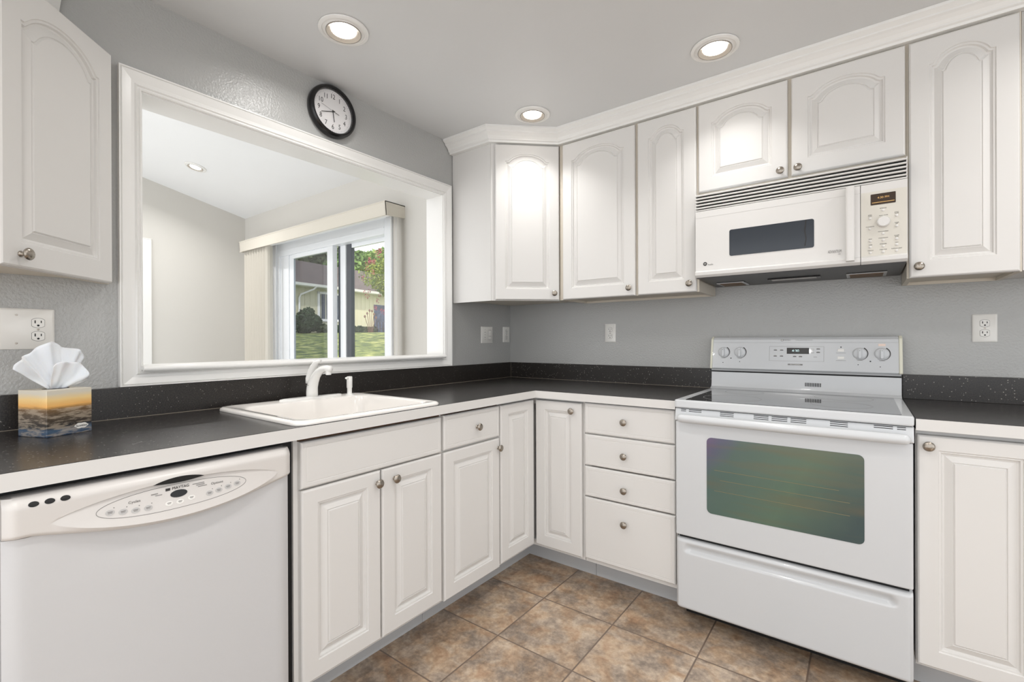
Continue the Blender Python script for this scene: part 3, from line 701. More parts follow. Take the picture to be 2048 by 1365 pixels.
for u in (1.406, 1.481, 1.955, 2.030):
    z = 1.103; n = cn(z)
    k_ = obj('burner_knob', M(FX).lathe((u, n-.001, z), 'n', [(.0255, 0), (.0255, .004), (.0235, .007), (.021, .008), (.018, .009), (.001, .009)], 30), M_enamel, con, smooth='auto')
    obj('grip', M(FX).ext(rrect(u-.0055, u+.0055, z-.020, z+.021, .005, 3), 'n', n+.006, n+.020), M_enamel, k_, bev=.0015)
    m = M(FX)
    for k in range(16):
        a0 = math.radians(60-k*11.5); a1 = math.radians(60-(k+1)*11.5); r0, r1 = .0262, .0262+.0035*(1-k/16)+.0006
        m.add([(u+r0*math.cos(a0), n+.0006-(r0*math.sin(a0))*.218, z+r0*math.sin(a0)), (u+r0*math.cos(a1), n+.0006-(r0*math.sin(a1))*.218, z+r0*math.sin(a1)), (u+r1*math.cos(a1), n+.0006-(r1*math.sin(a1))*.218, z+r1*math.sin(a1)), (u+r1*math.cos(a0), n+.0006-(r1*math.sin(a0))*.218, z+r1*math.sin(a0))], [(0, 1, 2, 3)])
    obj('dial_arc', m, M_dark, con)
    obj('pointer_dot', M(FX).lathe((u, n+.020, z+.014), 'n', [(.0015, 0), (.0015, .0005)], 8), M_dark, k_)
    obj('caption', M(FX).box(u-.010, u+.010, cn(1.074)-.001, cn(1.074)+.0005, 1.0735, 1.0748), M_grey, con)
for u, z, r_ in ((1.441, 1.074, .0028), (1.991, 1.071, .0028), (1.888, 1.131, .0026), (1.405, 1.052, .0019), (1.481, 1.058, .0019), (1.949, 1.056, .0019), (2.024, 1.049, .0019)):
    obj('indicator_light', M(FX).lathe((u, cn(z)-.001, z), 'n', [(r_, 0), (r_, .0018)], 12), M_blk, con)
m = M(FX)
for (a_, b_, c0, c1) in ((1.609, 1.826, 1.1325, 1.1334), (1.609, 1.826, 1.0655, 1.0662), (1.609, 1.6099, 1.0655, 1.1334), (1.8251, 1.826, 1.0655, 1.1334)):
    zc = (c0+c1)/2; m.add([(a_, cn(c0)+.0005, c0), (b_, cn(c0)+.0005, c0), (b_, cn(c1)+.0005, c1), (a_, cn(c1)+.0005, c1)], [(0, 1, 2, 3)])
obj('touch_panel_outline', m, M_grey, con)
m = M(FX); m.add([(1.681, cn(1.099)+.001, 1.099), (1.769, cn(1.099)+.001, 1.099), (1.769, cn(1.127)+.001, 1.127), (1.681, cn(1.127)+.001, 1.127), (1.681, cn(1.099)-.003, 1.099), (1.769, cn(1.099)-.003, 1.099), (1.769, cn(1.127)-.003, 1.127), (1.681, cn(1.127)-.003, 1.127)], [(0, 1, 2, 3), (4, 7, 6, 5), (0, 4, 5, 1), (1, 5, 6, 2), (2, 6, 7, 3), (3, 7, 4, 0)])
dsp = obj('clock_display', m, M_blk, con)
text('digits', '4:30', .017, FX, 1.716, cn(1.112)+.0015, 1.1125, M_cyan, dsp)
for u, z in ((1.634, 1.115), (1.660, 1.115), (1.634, 1.087), (1.660, 1.087), (1.713, 1.086), (1.736, 1.086), (1.804, 1.121), (1.804, 1.106)):
    b_ = obj('button', M(FX).lathe((u, cn(z)-.0008, z), 'n', [(.0075, 0), (.0075, .001)], 16, 1, .8), M_lgrey, con)
    obj('caption', M(FX).box(u-.0065, u+.0065, cn(z), cn(z)+.0008, z-.001, z+.002), M_dark, b_)
for u, z in ((1.782, 1.121), (1.782, 1.113), (1.782, 1.105), (1.793, 1.086)):
    obj('caption', M(FX).box(u-.007, u+.007, cn(z)-.001, cn(z)+.0006, z-.0008, z+.0008), M_grey, con)
for u, z in ((1.888, 1.117), (1.888, 1.084)):
    b_ = obj('rocker_switch', M(FX).box(u-.012, u+.012, cn(z)-.003, cn(z)+.003, z-.006, z+.006), M_plate, con, bev=.001)
    obj('caption', M(FX).box(u-.018, u+.018, cn(z-.012)-.001, cn(z-.012)+.0006, z-.0125, z-.0113), M_grey, con)
obj('indicator_sticker', M(FX).box(2.018, 2.042, cn(1.141)-.002, cn(1.141)+.0012, 1.136, 1.146), mat('sticker', (236, 214, 200), .5), con)
m = M(FX).box(1.686, 1.745, cn(1.05)-.002, cn(1.05)+.0008, 1.0468, 1.0532); bd = obj('badge', m, M_grey, con)
text('lettering', 'SELF CLEANING', .0058, FX, 1.7155, cn(1.05)+.0013, 1.05, M_plate, bd, sx=1.0)
obj('logo_mark', M(FX).box(1.656, 1.665, .068, .0712, 1.1585, 1.1660), M_dark, con)
obj('logo_mark_center', M(FX).box(1.6575, 1.6635, .0705, .0716, 1.1600, 1.1648), M_plate, con)
text('logo', 'MAYTAG', .0068, FX, 1.667, .0712, 1.1625, M_grey, con, align='LEFT')
obj('caption', M(FX).box(1.715, 1.782, .068, .0708, 1.1618, 1.1630), M_grey, con)

# ------------------------------------------------------------------ microwave
mw = thing('microwave_oven', 'white over-the-range microwave oven with vent grille, mounted under cabinets', 'microwave', (1.73, -.2, 1.45))
A0, A1, MN = 1.3585, 2.0955, .400
obj('casing', M(FX).box(A0+.001, A1-.001, .004, .36, 1.449, 1.8245), M_enamel, mw)
vg = obj('vent_grille', M(FX).box(A0, A1, .35, .372, 1.747, 1.8245), M_black, mw)
for k in range(6):
    z = 1.8215-.0142*k
    obj('louver', M(FX).ext([(.372, z-.0045), (.3995, z-.0085), (.4015, z-.0065), (.4015, z-.003), (.399, z-.0015), (.372, z+.002)] if k < 5 else [(.372, z-.003), (.400, z-.0045), (.401, z-.001), (.399, z+.001), (.372, z+.003)], 'u', A0, A1), M_mwhite, vg)
obj('grille_end', M(FX).box(A0, A0+.003, .36, .398, 1.7475, 1.8245).box(A1-.003, A1, .36, .398, 1.7475, 1.8245), M_mwhite, vg)
XD = 1.9595
md = obj('oven_door', M(FX).box(A0, XD-.0008, .36, MN, 1.475, 1.7445).ext([(.36, 1.4465), (.398, 1.4465), (.409, 1.456), (.4105, 1.470), (.400, 1.476), (.36, 1.476)], 'u', A0, XD-.0008), M_mwhite, mw, bev=.001)
obj('door_seam', M(FX).box(A0, XD-.001, MN-.001, MN+.0004, 1.7150, 1.7158), M_lgrey, md)
obj('window', M(FX).ext(rrect(1.501, 1.812, 1.5305, 1.6445, .008, 4), 'n', MN-.002, MN+.0012), M_mwglass, md)
m = M(FX).ext([(1.779, 1.54), (1.783, 1.57), (1.778, 1.60), (1.783, 1.644), (1.787, 1.644), (1.783, 1.60), (1.787, 1.57), (1.783, 1.54)], 'n', MN+.001, MN+.0018)
obj('window_streak', m, M_blk, md)
h_ = M(FX).ext(rrect(1.9145, 1.9415, MN, MN+.036, .008, 4), 'z', 1.4605, 1.7405)
obj('handle', h_, M_mwhite, md, bev=.001)
m = M(FX).lathe((1.400, MN-.001, 1.5062), 'n', [(.0085, 0), (.0085, .0018)], 24)
lg = obj('logo', m, M_dark, md); text('monogram', 'GE', .0085, FX, 1.400, MN+.0014, 1.5062, M_plate, lg)
text('lettering', 'Profile', .0085, FX, 1.412, MN+.0006, 1.5015, M_grey, md, align='LEFT')
text('lettering', 'ADVANTIUM', .0165, FX, 1.879, MN+.0006, 1.5055, M_grey, md, sx=.46)
text('lettering', '120', .006, FX, 1.893, MN+.0006, 1.4945, M_grey, md)
cp = obj('control_panel', M(FX).box(XD+.0008, A1, .36, MN, 1.475, 1.7445).ext([(.36, 1.4465), (.398, 1.4465), (.409, 1.456), (.4105, 1.470), (.400, 1.476), (.36, 1.476)], 'u', XD+.0008, A1), M_mwhite, mw, bev=.001)
obj('keypad', M(FX).box(XD+.0012, A1-.002, MN-.002, MN+.0008, 1.4755, 1.7145), M_greyp, cp)
dsp = obj('display', M(FX).ext(rrect(1.990, 2.0625, 1.664, 1.7045, .002, 2), 'n', MN, MN+.0016), M_amber, cp)
text('digits', '4:30 PM', .0105, FX, 2.027, MN+.002, 1.689, M_amberlit, dsp)
obj('display_line', M(FX).box(1.994, 2.059, MN+.001, MN+.002, 1.6715, 1.6735), M_amberlit, dsp)
obj('selector_dial', M(FX).lathe((2.0275, MN, 1.598), 'n', [(.0205, 0), (.0205, .004), (.0190, .012), (.0165, .015), (.001, .016)], 30), M_mwhite, cp, smooth='auto')
caps = {(2.0265, 1.641): 'BEVERAGE', (2.0265, 1.555): 'MICRO/EXPRESS', (2.0265, 1.531): 'WARM/PROOF', (2.0265, 1.509): 'REMINDER', (2.0265, 1.488): 'OVEN TIME',
        (1.988, 1.616): 'SPEED COOK', (1.988, 1.577): 'MICROWAVE', (1.989, 1.531): 'BAKE', (1.989, 1.509): 'TIMER', (1.989, 1.488): 'OPTIONS',
        (2.065, 1.616): 'START PAUSE', (2.065, 1.578): 'CLEAR OFF', (2.065, 1.531): 'POWER LEVEL', (2.065, 1.510): 'HELP', (2.065, 1.488): 'SURFACE LIGHT'}
for (u, z), s_ in caps.items():
    obj('button', M(FX).lathe((u, MN+.0005, z), 'n', [(.0044, 0), (.0044, .003), (.003, .0042), (.0005, .0045)], 14), M_mwhite, cp, smooth='auto')
    ws = s_.split(' ') if s_ in ('SPEED COOK', 'START PAUSE', 'CLEAR OFF', 'POWER LEVEL') else [s_]
    for k, q in enumerate(reversed(ws)): text('caption', q, .0042, FX, u, MN+.0010, z+.0082+.0042*k, M_dark, cp)
text('caption', 'SELECT / ENTER', .0036, FX, 2.0275, MN+.0010, 1.6225, M_dark, cp)
# underside with lamps, filters
ud = obj('underside', M(FX).ext([(.02, 1.437), (.392, 1.444), (.392, 1.450), (.02, 1.450)], 'u', A0+.003, A1-.003), M_under, mw)
for a_, b_ in ((1.40, 1.52), (1.91, 2.045)):
    fr_ = obj('filter_frame', M(FX).box(a_, b_, .06, .20, 1.4345, 1.439), M_kick, ud, bev=.002); obj('filter_mesh', M(FX).box(a_+.012, b_-.012, .072, .188, 1.4330, 1.436), M_filter, fr_)
obj('lamp_cover', M(FX).box(1.62, 1.82, .15, .21, 1.4355, 1.441), M_blk, ud, bev=.002); obj('lamp_lens', M(FX).box(1.635, 1.805, .16, .20, 1.434, 1.4365), M_lgrey, ud)

# ------------------------------------------------------------------ wall cabinets
UB, UT, UN = 1.393, 2.262, .305
def ubody(parent, u0, u1, z0=UB, z1=2.345, n1=UN, fr=FX, mid=None):
    m = M(fr); t_ = .016; f0 = n1-.018
    m.box(u0, u0+t_, .004, f0, z0, z1).box(u1-t_, u1, .004, f0, z0, z1).box(u0+t_, u1-t_, .010, f0, z0+.012, z0+.026).box(u0+t_, u1-t_, .004, .010, z0, z1)
    m.box(u0, u0+.028, f0, n1, z0, z1).box(u1-.028, u1, f0, n1, z0, z1).box(u0+.028, u1-.028, f0, n1, z0, z0+.03).box(u0+.028, u1-.028, f0, n1, 2.22, z1)
    if mid: m.box(mid-.02, mid+.02, f0, n1, z0+.03, 2.22)
    return obj('body', m, M_cabin, parent)
# corner cabinet
cc = thing('corner_wall_cabinet', 'white angled corner wall cabinet with one arched door and plain side panel', 'wall cabinet', (.3, -.3, UB))
cpoly = [(.004, -.004), (.004, -.571), (.297, -.571), (.583, -.305), (.583, -.004)]
m = M(FW); 
m.box(.004, .297, -.571, -.555, UB-.003, 2.345)
obj('side_panel', m, M_cab, cc)
m = M(FW)
m.ext([(.02, -.02), (.02, -.555), (.285, -.555), (.575, -.285), (.575, -.02)], 'z', UB+.012, UB+.026)
FDg = Fr((.297, -.571, 0), (.286, .266)); LD = math.hypot(.286, .266)
obj('body', m, M_cabin, cc)
m = M(FDg).box(0.002, .03, -.018, 0, UB-.003, 2.345).box(LD-.03, LD, -.018, 0, UB-.003, 2.345).box(.03, LD-.03, -.018, 0, UB-.003, UB+.028).box(.03, LD-.03, -.018, 0, 2.22, 2.345)
obj('face_frame', m, M_cab, cc)
door(cc, FDg, .024, LD-.004, UB, UT, .001, (LD-.036, 1.430), arch=.042, stile=.056, rail=.062, sh=.14)
# two tall doors
c = thing('wall_cabinet', 'tall white wall cabinet with two arched doors between corner cabinet and microwave', 'wall cabinet', (.97, -.15, UB))
ubody(c, .586, 1.349, mid=1.047)
door(c, FX, .616, 1.0395, UB, UT, UN+.001, (1.013, 1.432), arch=.05, stile=.058, rail=.062, sh=.13)
door(c, FX, 1.055, 1.3405, UB, UT, UN+.001, (1.312, 1.432), arch=.042, stile=.056, rail=.062, sh=.14)
# over the microwave
c = thing('wall_cabinet', 'short white wall cabinet with two arched doors above microwave', 'wall cabinet', (1.72, -.15, 1.826))
ubody(c, 1.3495, 2.0975, 1.826, mid=1.720)
door(c, FX, 1.351, 1.713, 1.853, UT, UN+.001, (1.688, 1.879), arch=.045, stile=.058, rail=.062, sh=.12)
door(c, FX, 1.727, 2.0935, 1.853, UT, UN+.001, (1.752, 1.879), arch=.045, stile=.058, rail=.062, sh=.12)
# right
c = thing('wall_cabinet', 'tall white wall cabinet with one arched door, right of the microwave', 'wall cabinet', (2.25, -.15, UB))
ubody(c, 2.098, 2.396)
door(c, FX, 2.1045, 2.389, UB, UT, UN+.001, (2.131, 1.432), arch=.045, stile=.056, rail=.062, sh=.14)
c = thing('angled_wall_cabinet', 'white angled end wall cabinet at the right edge', 'wall cabinet', (2.5, -.15, UB))
obj('body', M(FW).ext([(2.398, -.004), (2.398, -.300), (2.402, -.300), (2.69, -.012), (2.69, -.004)], 'z', UB+.004, 2.345), M_cab, c)
FDr = Fr((2.405, -.305, 0), (.7, .7))
door(c, FDr, .0, .39, UB, UT, .006, (.03, 1.43), arch=.05, stile=.056, rail=.062, sh=.14)
# left angled cabinet
c = thing('angled_wall_cabinet', 'white angled end wall cabinet with arched door at upper left', 'wall cabinet', (.15, -2.5, 1.353))
LB, LT = 1.353, 2.083
m = M(FW); t_ = .016
m.ext([(.004, -2.175), (.285, -2.45), (.285, -2.95), (.004, -2.95)], 'z', LB+.010, LB+.024)
m.ext([(.004, -2.172), (.016, -2.172), (.30, -2.452), (.285, -2.452), (.004, -2.19)], 'z', LB, LT+.01)
m.box(.285, .303, -2.95, -2.452, LB, LT+.01)
m.ext([(.004, -2.175), (.285, -2.45), (.285, -2.95), (.004, -2.95)], 'z', LT-.01, LT+.008)
obj('body', m, M_cabin, c)
FDl = Fr((.303, -2.455, 0), (-.7, .7))
door(c, FDl, .0, .383, LB, LT, .002, (.052, 1.387), arch=.055, stile=.056, rail=.062, sh=.10)
c2 = door(c, FY, -2.94, -2.47, LB, LT, .304, None, arch=.05)
# crown mouldings
def sweep(path, prof, side=1):
    path = [Vector((p[0], p[1])) for p in path]; rings = []
    for k, p in enumerate(path):
        dirs = []
        if k > 0: dirs.append((path[k]-path[k-1]).normalized())
        if k < len(path)-1: dirs.append((path[k+1]-path[k]).normalized())
        ns = [Vector((d.y, -d.x))*side for d in dirs]
        nn = sum(ns, Vector((0, 0))); nn.normalize(); nn = nn/nn.dot(ns[0])
        rings.append([(p.x+nn.x*o, p.y+nn.y*o, z) for o, z in prof])
    return M(FW).loft(rings)
prof = [(.001, 2.270), (.026, 2.270), (.028, 2.279), (.036, 2.283), (.036, 2.289), (.043, 2.300), (.055, 2.311), (.064, 2.316), (.064, 2.322), (.074, 2.330), (.080, 2.334), (.080, 2.3445), (.001, 2.3445)]
o = obj('crown_moulding', sweep([(.004, -.571), (.297, -.571), (.583, -.305), (2.398, -.305), (2.69, -.013)], prof), M_trim)
tag(o, 'white crown moulding along the tops of the right-hand wall cabinets', 'moulding')
o = obj('crown_moulding', sweep([(.19, -2.95), (.19, -2.485), (.004, -2.299)], [(0, 2.094), (.006, 2.094), (.010, 2.14), (.016, 2.16), (.022, 2.20), (.038, 2.27), (.052, 2.31), (.060, 2.335), (.060, 2.3445), (0, 2.3445)]), M_trim)
tag(o, 'white crown moulding above the upper left cabinet', 'moulding')

# ------------------------------------------------------------------ sink, faucet, dispenser
sk = thing('kitchen_sink', 'white drop-in kitchen sink set in the dark counter', 'sink', (.36, -1.585, .914))
x0, x1, y0, y1 = SK
def ring(a0, a1, b0, b1, r, z): return [(a, b, z) for a, b in rrect(a0, a1, b0, b1, r, 6)]
rings = [ring(hx0, hx1, hy0, hy1, .03, .905), ring(x0+.001, x1-.001, y0+.001, y1-.001, .042, .9145), ring(x0, x1, y0, y1, .043, .918), ring(x0+.002, x1-.002, y0+.002, y1-.002, .042, .9235), ring(x0+.008, x1-.008, y0+.008, y1-.008, .04, .9275), ring(x0+.018, x1-.018, y0+.018, y1-.018, .04, .9275),
         ring(x0+.024, x1-.022, y0+.024, y1-.024, .04, .9262), ring(x0+.085, x1-.028, y0+.034, y1-.034, .05, .9262), ring(x0+.095, x1-.036, y0+.042, y1-.042, .05, .922), ring(x0+.100, x1-.042, y0+.048, y1-.048, .055, .905), ring(x0+.115, x1-.06, y0+.065, y1-.065, .06, .76), ring(x0+.16, x1-.11, y0+.11, y1-.11, .07, .735), ring(x0+.27, x1-.23, y0+.25, y1-.25, .04, .732)]
obj('basin', M(FW).loft(rings, False, True), M_sink, sk, smooth='auto')
obj('drain', M(FW).lathe(((x0+x1)/2+.02, (y0+y1)/2, .7325), 'z', [(.045, 0), (.045, .002), (.03, .003), (.028, .0005), (.001, .0005)], 24), M_nickel, sk, smooth='auto')
fc = thing('kitchen_faucet', 'white single-lever kitchen faucet standing on the back of the sink', 'faucet', (.128, -1.54, .9265))
fx, fy = .126, -1.54
P = [(fx+.027*(1 if abs(math.sin(2*PI*k/40)) < 2 else 1)*math.cos(2*PI*k/40)*(1-.15*abs(math.sin(2*PI*k/40))), fy+.138*(abs(math.sin(2*PI*k/40))**.8)*(1 if math.sin(2*PI*k/40) > 0 else -1)) for k in range(40)]
def sc_(P, s, z): return [(fx+(a-fx)*s, fy+(b-fy)*(1-(1-s)*.25), z) for a, b in P]
obj('base_plate', M(FW).loft([sc_(P, 1, .926), sc_(P, 1, .931), sc_(P, .93, .9345), sc_(P, .6, .9365)]), M_faucet, fc, smooth='auto')
pth = [(fx, fy, .934), (fx, fy, .955), (fx+.002, fy, .975), (fx+.012, fy, .998), (fx+.030, fy, 1.022), (fx+.052, fy+.001, 1.041), (fx+.078, fy+.002, 1.052), (fx+.105, fy+.003, 1.055), (fx+.128, fy+.004, 1.0545)]
obj('spout', M(FW).tube(pth, [.0235, .0235, .0225, .021, .0185, .0165, .015, .014, .0135], 18, .95), M_faucet, fc, smooth=True)
obj('aerator', M(FW).lathe((fx+.116, fy+.0035, 1.030), 'z', [(.010, 0), (.011, .002), (.011, .016)], 16), M_faucet, fc, smooth='auto')
pth = [(fx-.016, fy, .990), (fx-.013, fy, 1.010), (fx-.002, fy, 1.036), (fx+.016, fy, 1.062), (fx+.036, fy+.001, 1.080), (fx+.054, fy+.002, 1.086)]
obj('lever_handle', M(FW).tube(pth, [.019, .0205, .0195, .0165, .014, .010], 16, .62), M_faucet, fc, smooth=True)
obj('collar', M(FW).lathe((fx, fy, .983), 'z', [(.0236, 0), (.0240, .001), (.0236, .002)], 24, cap0=False, cap1=False), M_grey, fc)
sp_ = thing('soap_dispenser', 'small white soap dispenser pump beside the faucet', 'soap dispenser', (.128, -1.362, .9262))
sx_, sy_ = .135, -1.368
obj('pump_body', M(FW).lathe((sx_, sy_, .9262), 'z', [(.019, 0), (.019, .002), (.012, .005), (.0105, .008), (.0105, .030), (.0125, .033), (.0125, .078), (.011, .082), (.001, .083)], 20), M_faucet, sp_, smooth='auto')
obj('nozzle', M(FW).tube([(sx_-.002, sy_-.006, .9985+.0005), (sx_+.014, sy_-.022, 1.002), (sx_+.024, sy_-.033, 1.0035)], [.0052, .0042, .0046], 12), M_faucet, sp_, smooth=True)

# ------------------------------------------------------------------ tissue box
tb = thing('tissue_box', 'seaside-print cube tissue box with white tissue on the left counter', 'tissue box', (.17, -2.33, .914))
O_ = Vector((.254, -2.353, 0)); u1 = Vector((-.385, .923, 0)); u2 = Vector((-.923, -.385, 0)); Wd = .106
FT = Fr((.254, -2.353, 0), (u1.x, u1.y))
ht = .124
bx_ = obj('carton', M(FT).box(0, Wd, -Wd, 0, .9142, .914+ht), M_sea, tb, bev=.0012)
obj('opening_slot', M(FT).ext([(Wd/2+.030*math.cos(2*PI*k/24), -Wd/2+.022*math.sin(2*PI*k/24)) for k in range(24)], 'z', .914+ht, .914+ht+.0006), M_slot, tb)
lm = M(FT).ext([(.080+.0165*math.cos(2*PI*k/24)*(1+.06*math.cos(6*PI*k/12)), .934+.0075*math.sin(2*PI*k/24)*(1+.10*math.cos(6*PI*k/12))) for k in range(24)], 'n', 0, .0005)
lb = obj('logo_patch', lm, M_plate, bx_)
text('lettering', 'Scotties', .0085, FT, .080, .0008, .934, M_dark, lb)
def tissue(seedv, amp, tw, rad, depth0, th0, th1):
    rnd = random.Random(seedv); nu, nv = 56, 16; P = []
    for j in range(nv+1):
        v = j/nv
        for i in range(nu+1):
            s = i/nu; th = math.radians(th0+(th1-th0)*s); R_ = rad(s)*v
            w_ = .016*(s-.5)*2*(1-v)
            du = R_*math.sin(th)+w_; dz = R_*math.cos(th)
            fold = amp*v*(math.sin(s*PI*tw)+.45*math.sin(s*PI*tw*2.3+1.2+v*1.5))+depth0*v
            fold += .0015*math.sin(v*9+s*14)
            P.append((Wd/2+du, -Wd/2+fold, .914+ht-.003+dz))
    m = M(FT); a = lambda i, j: j*(nu+1)+i
    m.add(P, [(a(i, j), a(i+1, j), a(i+1, j+1), a(i, j+1)) for j in range(nv) for i in range(nu)])
    return m
t1 = obj('tissue', tissue(1, .012, 5.4, lambda s: .112+.020*math.sin(PI*s*.9+.2)-.009*abs(math.sin(s*5+.4))+.005*math.sin(s*17), 0, -57, 45), M_tissue, tb, smooth=True)
t2 = obj('tissue', tissue(2, .008, 3, lambda s: .066+.016*math.sin(PI*s)+.004*math.sin(s*13), .024, -20, 72), M_tissue, tb, smooth=True)
for t_ in (t1, t2):
    s_ = t_.modifiers.new('thick', 'SOLIDIFY'); s_.thickness = .0006

# ------------------------------------------------------------------ wall clock
ck = thing('wall_clock', 'round black-rimmed wall clock with white face high on the grey wall', 'clock', (0, -1.371, 2.2205))
cy_, czz, CR = -1.371, 2.2205, .1175
obj('rim', M(FY).lathe((cy_, 0.001, czz), 'n', [(CR-.004, 0), (CR, .006), (CR, .020), (CR-.003, .030), (CR-.010, .036), (CR-.017, .035), (CR-.0205, .028), (CR-.021, .018)], 64, cap1=False), M_blk, ck, smooth='auto')
fcx = obj('face', M(FY).lathe((cy_, .015, czz), 'n', [(CR-.0205, 0), (CR-.0205, .003)], 64), mat('clock_face', (238, 236, 236), .4), ck)
for h in range(1, 13):
    a = math.radians(30*h); r_ = .069
    text('numeral', str(h), .031, FY, cy_+r_*math.sin(a), .0184, czz+r_*math.cos(a), M_blk, fcx, sx=.82)
m = M(FY)
for k in range(60):
    a = math.radians(6*k); r0 = .0905; r1 = r0-(.005 if k % 5 == 0 else .0025); w_ = .0005
    c_, s_ = math.cos(a), math.sin(a)
    m.add([(cy_+r0*s_-w_*c_, .0183, czz+r0*c_+w_*s_), (cy_+r0*s_+w_*c_, .0183, czz+r0*c_-w_*s_), (cy_+r1*s_+w_*c_, .0183, czz+r1*c_-w_*s_), (cy_+r1*s_-w_*c_, .0183, czz+r1*c_+w_*s_)], [(0, 1, 2, 3)])
obj('minute_marks', m, M_dark, fcx)
def hand(nm, deg, L0, L1, w_, n_):
    a = math.radians(deg); c_, s_ = math.cos(a), math.sin(a); m = M(FY)
    Q = [(-L0, -w_), (L1, -w_*.7), (L1, w_*.7), (-L0, w_)]
    m.ext([(cy_+r_*s_+q*c_, czz+r_*c_-q*s_) for r_, q in Q], 'n', n_, n_+.001); obj(nm, m, M_blk, fcx)
hand('hour_hand', 171, .008, .046, .0019, .0195); hand('minute_hand', 252, .010, .062, .0016, .0215); hand('second_hand', 285, .030, .062, .0005, .0235)
hand('second_hand_tail', 105, -.012, .030, .0013, .0238)
obj('hub', M(FY).lathe((cy_, .0185, czz), 'n', [(.004, 0), (.004, .0065), (.002, .007)], 14), M_blk, fcx)
obj('lens', M(FY).lathe((cy_, .029, czz), 'n', [(CR-.0195, 0), (CR-.0195, .001)], 64), M_lens, ck)

# ------------------------------------------------------------------ outlets and switches
def duplex(parent, fr, u, z, n):
    for dz in (.0195, -.0195):
        P = [(u+a, z+dz+b) for a, b in [(max(-.0135, min(.0135, .0172*math.cos(2*PI*k/28))), .0172*math.sin(2*PI*k/28)*.82) for k in range(28)]]
        Q = [(u+a*1.045, b2) for a, b2 in [(p[0]-u, (p[1]-z-dz)*1.06+z+dz) for p in P]]
        obj('receptacle_gap', M(fr).ext(Q, 'n', n-.001, n+.0004), M_slot, parent)
        r_ = obj('receptacle', M(fr).ext(P, 'n', n-.001, n+.0016), M_plate, parent)
        m = M(fr).box(u-.0078, u-.0054, n, n+.0022, z+dz-.001, z+dz+.0075).box(u+.0052, u+.0074, n, n+.0022, z+dz, z+dz+.0068)
        m.lathe((u, n, z+dz-.0075), 'n', [(.0028, 0), (.0028, .0022)], 10)
        obj('slots', m, M_black, r_)
    obj('screw', M(fr).lathe((u, n, z), 'n', [(.003, 0), (.0028, .0012), (.0005, .0014)], 10), M_nickel, parent)
def plate(label, cat, fr, u0, u1, z0, z1, name='electrical_outlet', group=None):
    p_ = fr.p((u0+u1)/2, 0, z0)
    t_ = thing(name, label, cat, tuple(p_), group)
    P0 = [(a, .0005, b) for a, b in rrect(u0, u1, z0, z1, .003, 3)]; P1 = [(a, .003, b) for a, b in rrect(u0, u1, z0, z1, .003, 3)]; P2 = [(a, .0062, b) for a, b in rrect(u0+.004, u1-.004, z0+.004, z1-.004, .003, 3)]
    obj('cover_plate', M(fr).loft([P0, P1, P2]), M_plate, t_, smooth='auto')
    return t_
p_ = plate('white double-gang outlet plate with blank half, behind tissue box', 'outlet', FY, -2.416, -2.2985, 1.1455, 1.2645)
duplex(p_, FY, -2.334, 1.2035, .0062)
for z in (1.245, 1.163): obj('screw', M(FY).lathe((-2.379, .006, z), 'n', [(.003, 0), (.0028, .0012), (.0005, .0014)], 10), M_nickel, p_)
p_ = plate('white double-gang switch plate on grey wall beside the corner', 'light switch', FY, -.3145, -.1985, 1.149, 1.2565, 'light_switch')
for z, r_ in ((1.236, .0018), (1.219, .003), (1.203, .0024), (1.187, .003), (1.172, .0018)): obj('jack', M(FY).lathe((-.279, .006, z), 'n', [(r_, 0), (r_, .001)], 10), M_grey, p_)
tg = obj('switch_frame', M(FY).box(-.246, -.216, .006, .0066, 1.17, 1.235), M_lgrey, p_); obj('toggle', M(FY).box(-.243, -.219, .006, .0085, 1.196, 1.232).box(-.243, -.219, .006, .0078, 1.173, 1.192), M_plate, p_, bev=.001)
obj('slider_knob', M(FY).box(-.2345, -.2275, .008, .014, 1.218, 1.227), M_plate, p_)
p_ = plate('white duplex outlet on grey wall tight in the corner', 'outlet', FY, -.086, -.0135, 1.1535, 1.2585); duplex(p_, FY, -.05, 1.206, .0062)
p_ = plate('white duplex outlet on grey wall above counter, left of range', 'outlet', FX, .7195, .7885, 1.1535, 1.2625); duplex(p_, FX, .754, 1.208, .0062)
p_ = plate('white duplex outlet on grey wall to the right of the range', 'outlet', FX, 2.315, 2.386, 1.1525, 1.2625); duplex(p_, FX, 2.3505, 1.2075, .0062)

# ------------------------------------------------------------------ garden
GF = Vector((-math.sin(YAW), math.cos(YAW), 0)); GR = Vector((math.cos(YAW), math.sin(YAW), 0))
def G(w, x, z=0): p = Vector((CAM.x, CAM.y, 0))+GF*w+GR*x; return Vector((p.x, p.y, z))
def gz(w): return .2+.072*(min(w, 22)-3)+max(0, w-22)*.012
m = M(FW); P = []; nx, ny = 40, 60
for j in range(ny+1):
    for i in range(nx+1):
        y = .16+(60-.16)*(j/ny)**1.5; x = -55+75*i/nx
        w_ = (Vector((x, y, 0))-Vector((CAM.x, CAM.y, 0))).dot(GF)
        P.append((x, y, max(-.05, gz(w_))+.03*math.sin(x*1.3)*math.cos(y*.9)*min(1, y/5)))
m.add(P, [(j*(nx+1)+i, j*(nx+1)+i+1, (j+1)*(nx+1)+i+1, (j+1)*(nx+1)+i) for j in range(ny) for i in range(nx)])
o = obj('lawn', m, M_grass, smooth=True); tag(o, 'sunlit green lawn sloping up to the neighbouring house', 'lawn'); o['kind'] = 'stuff'
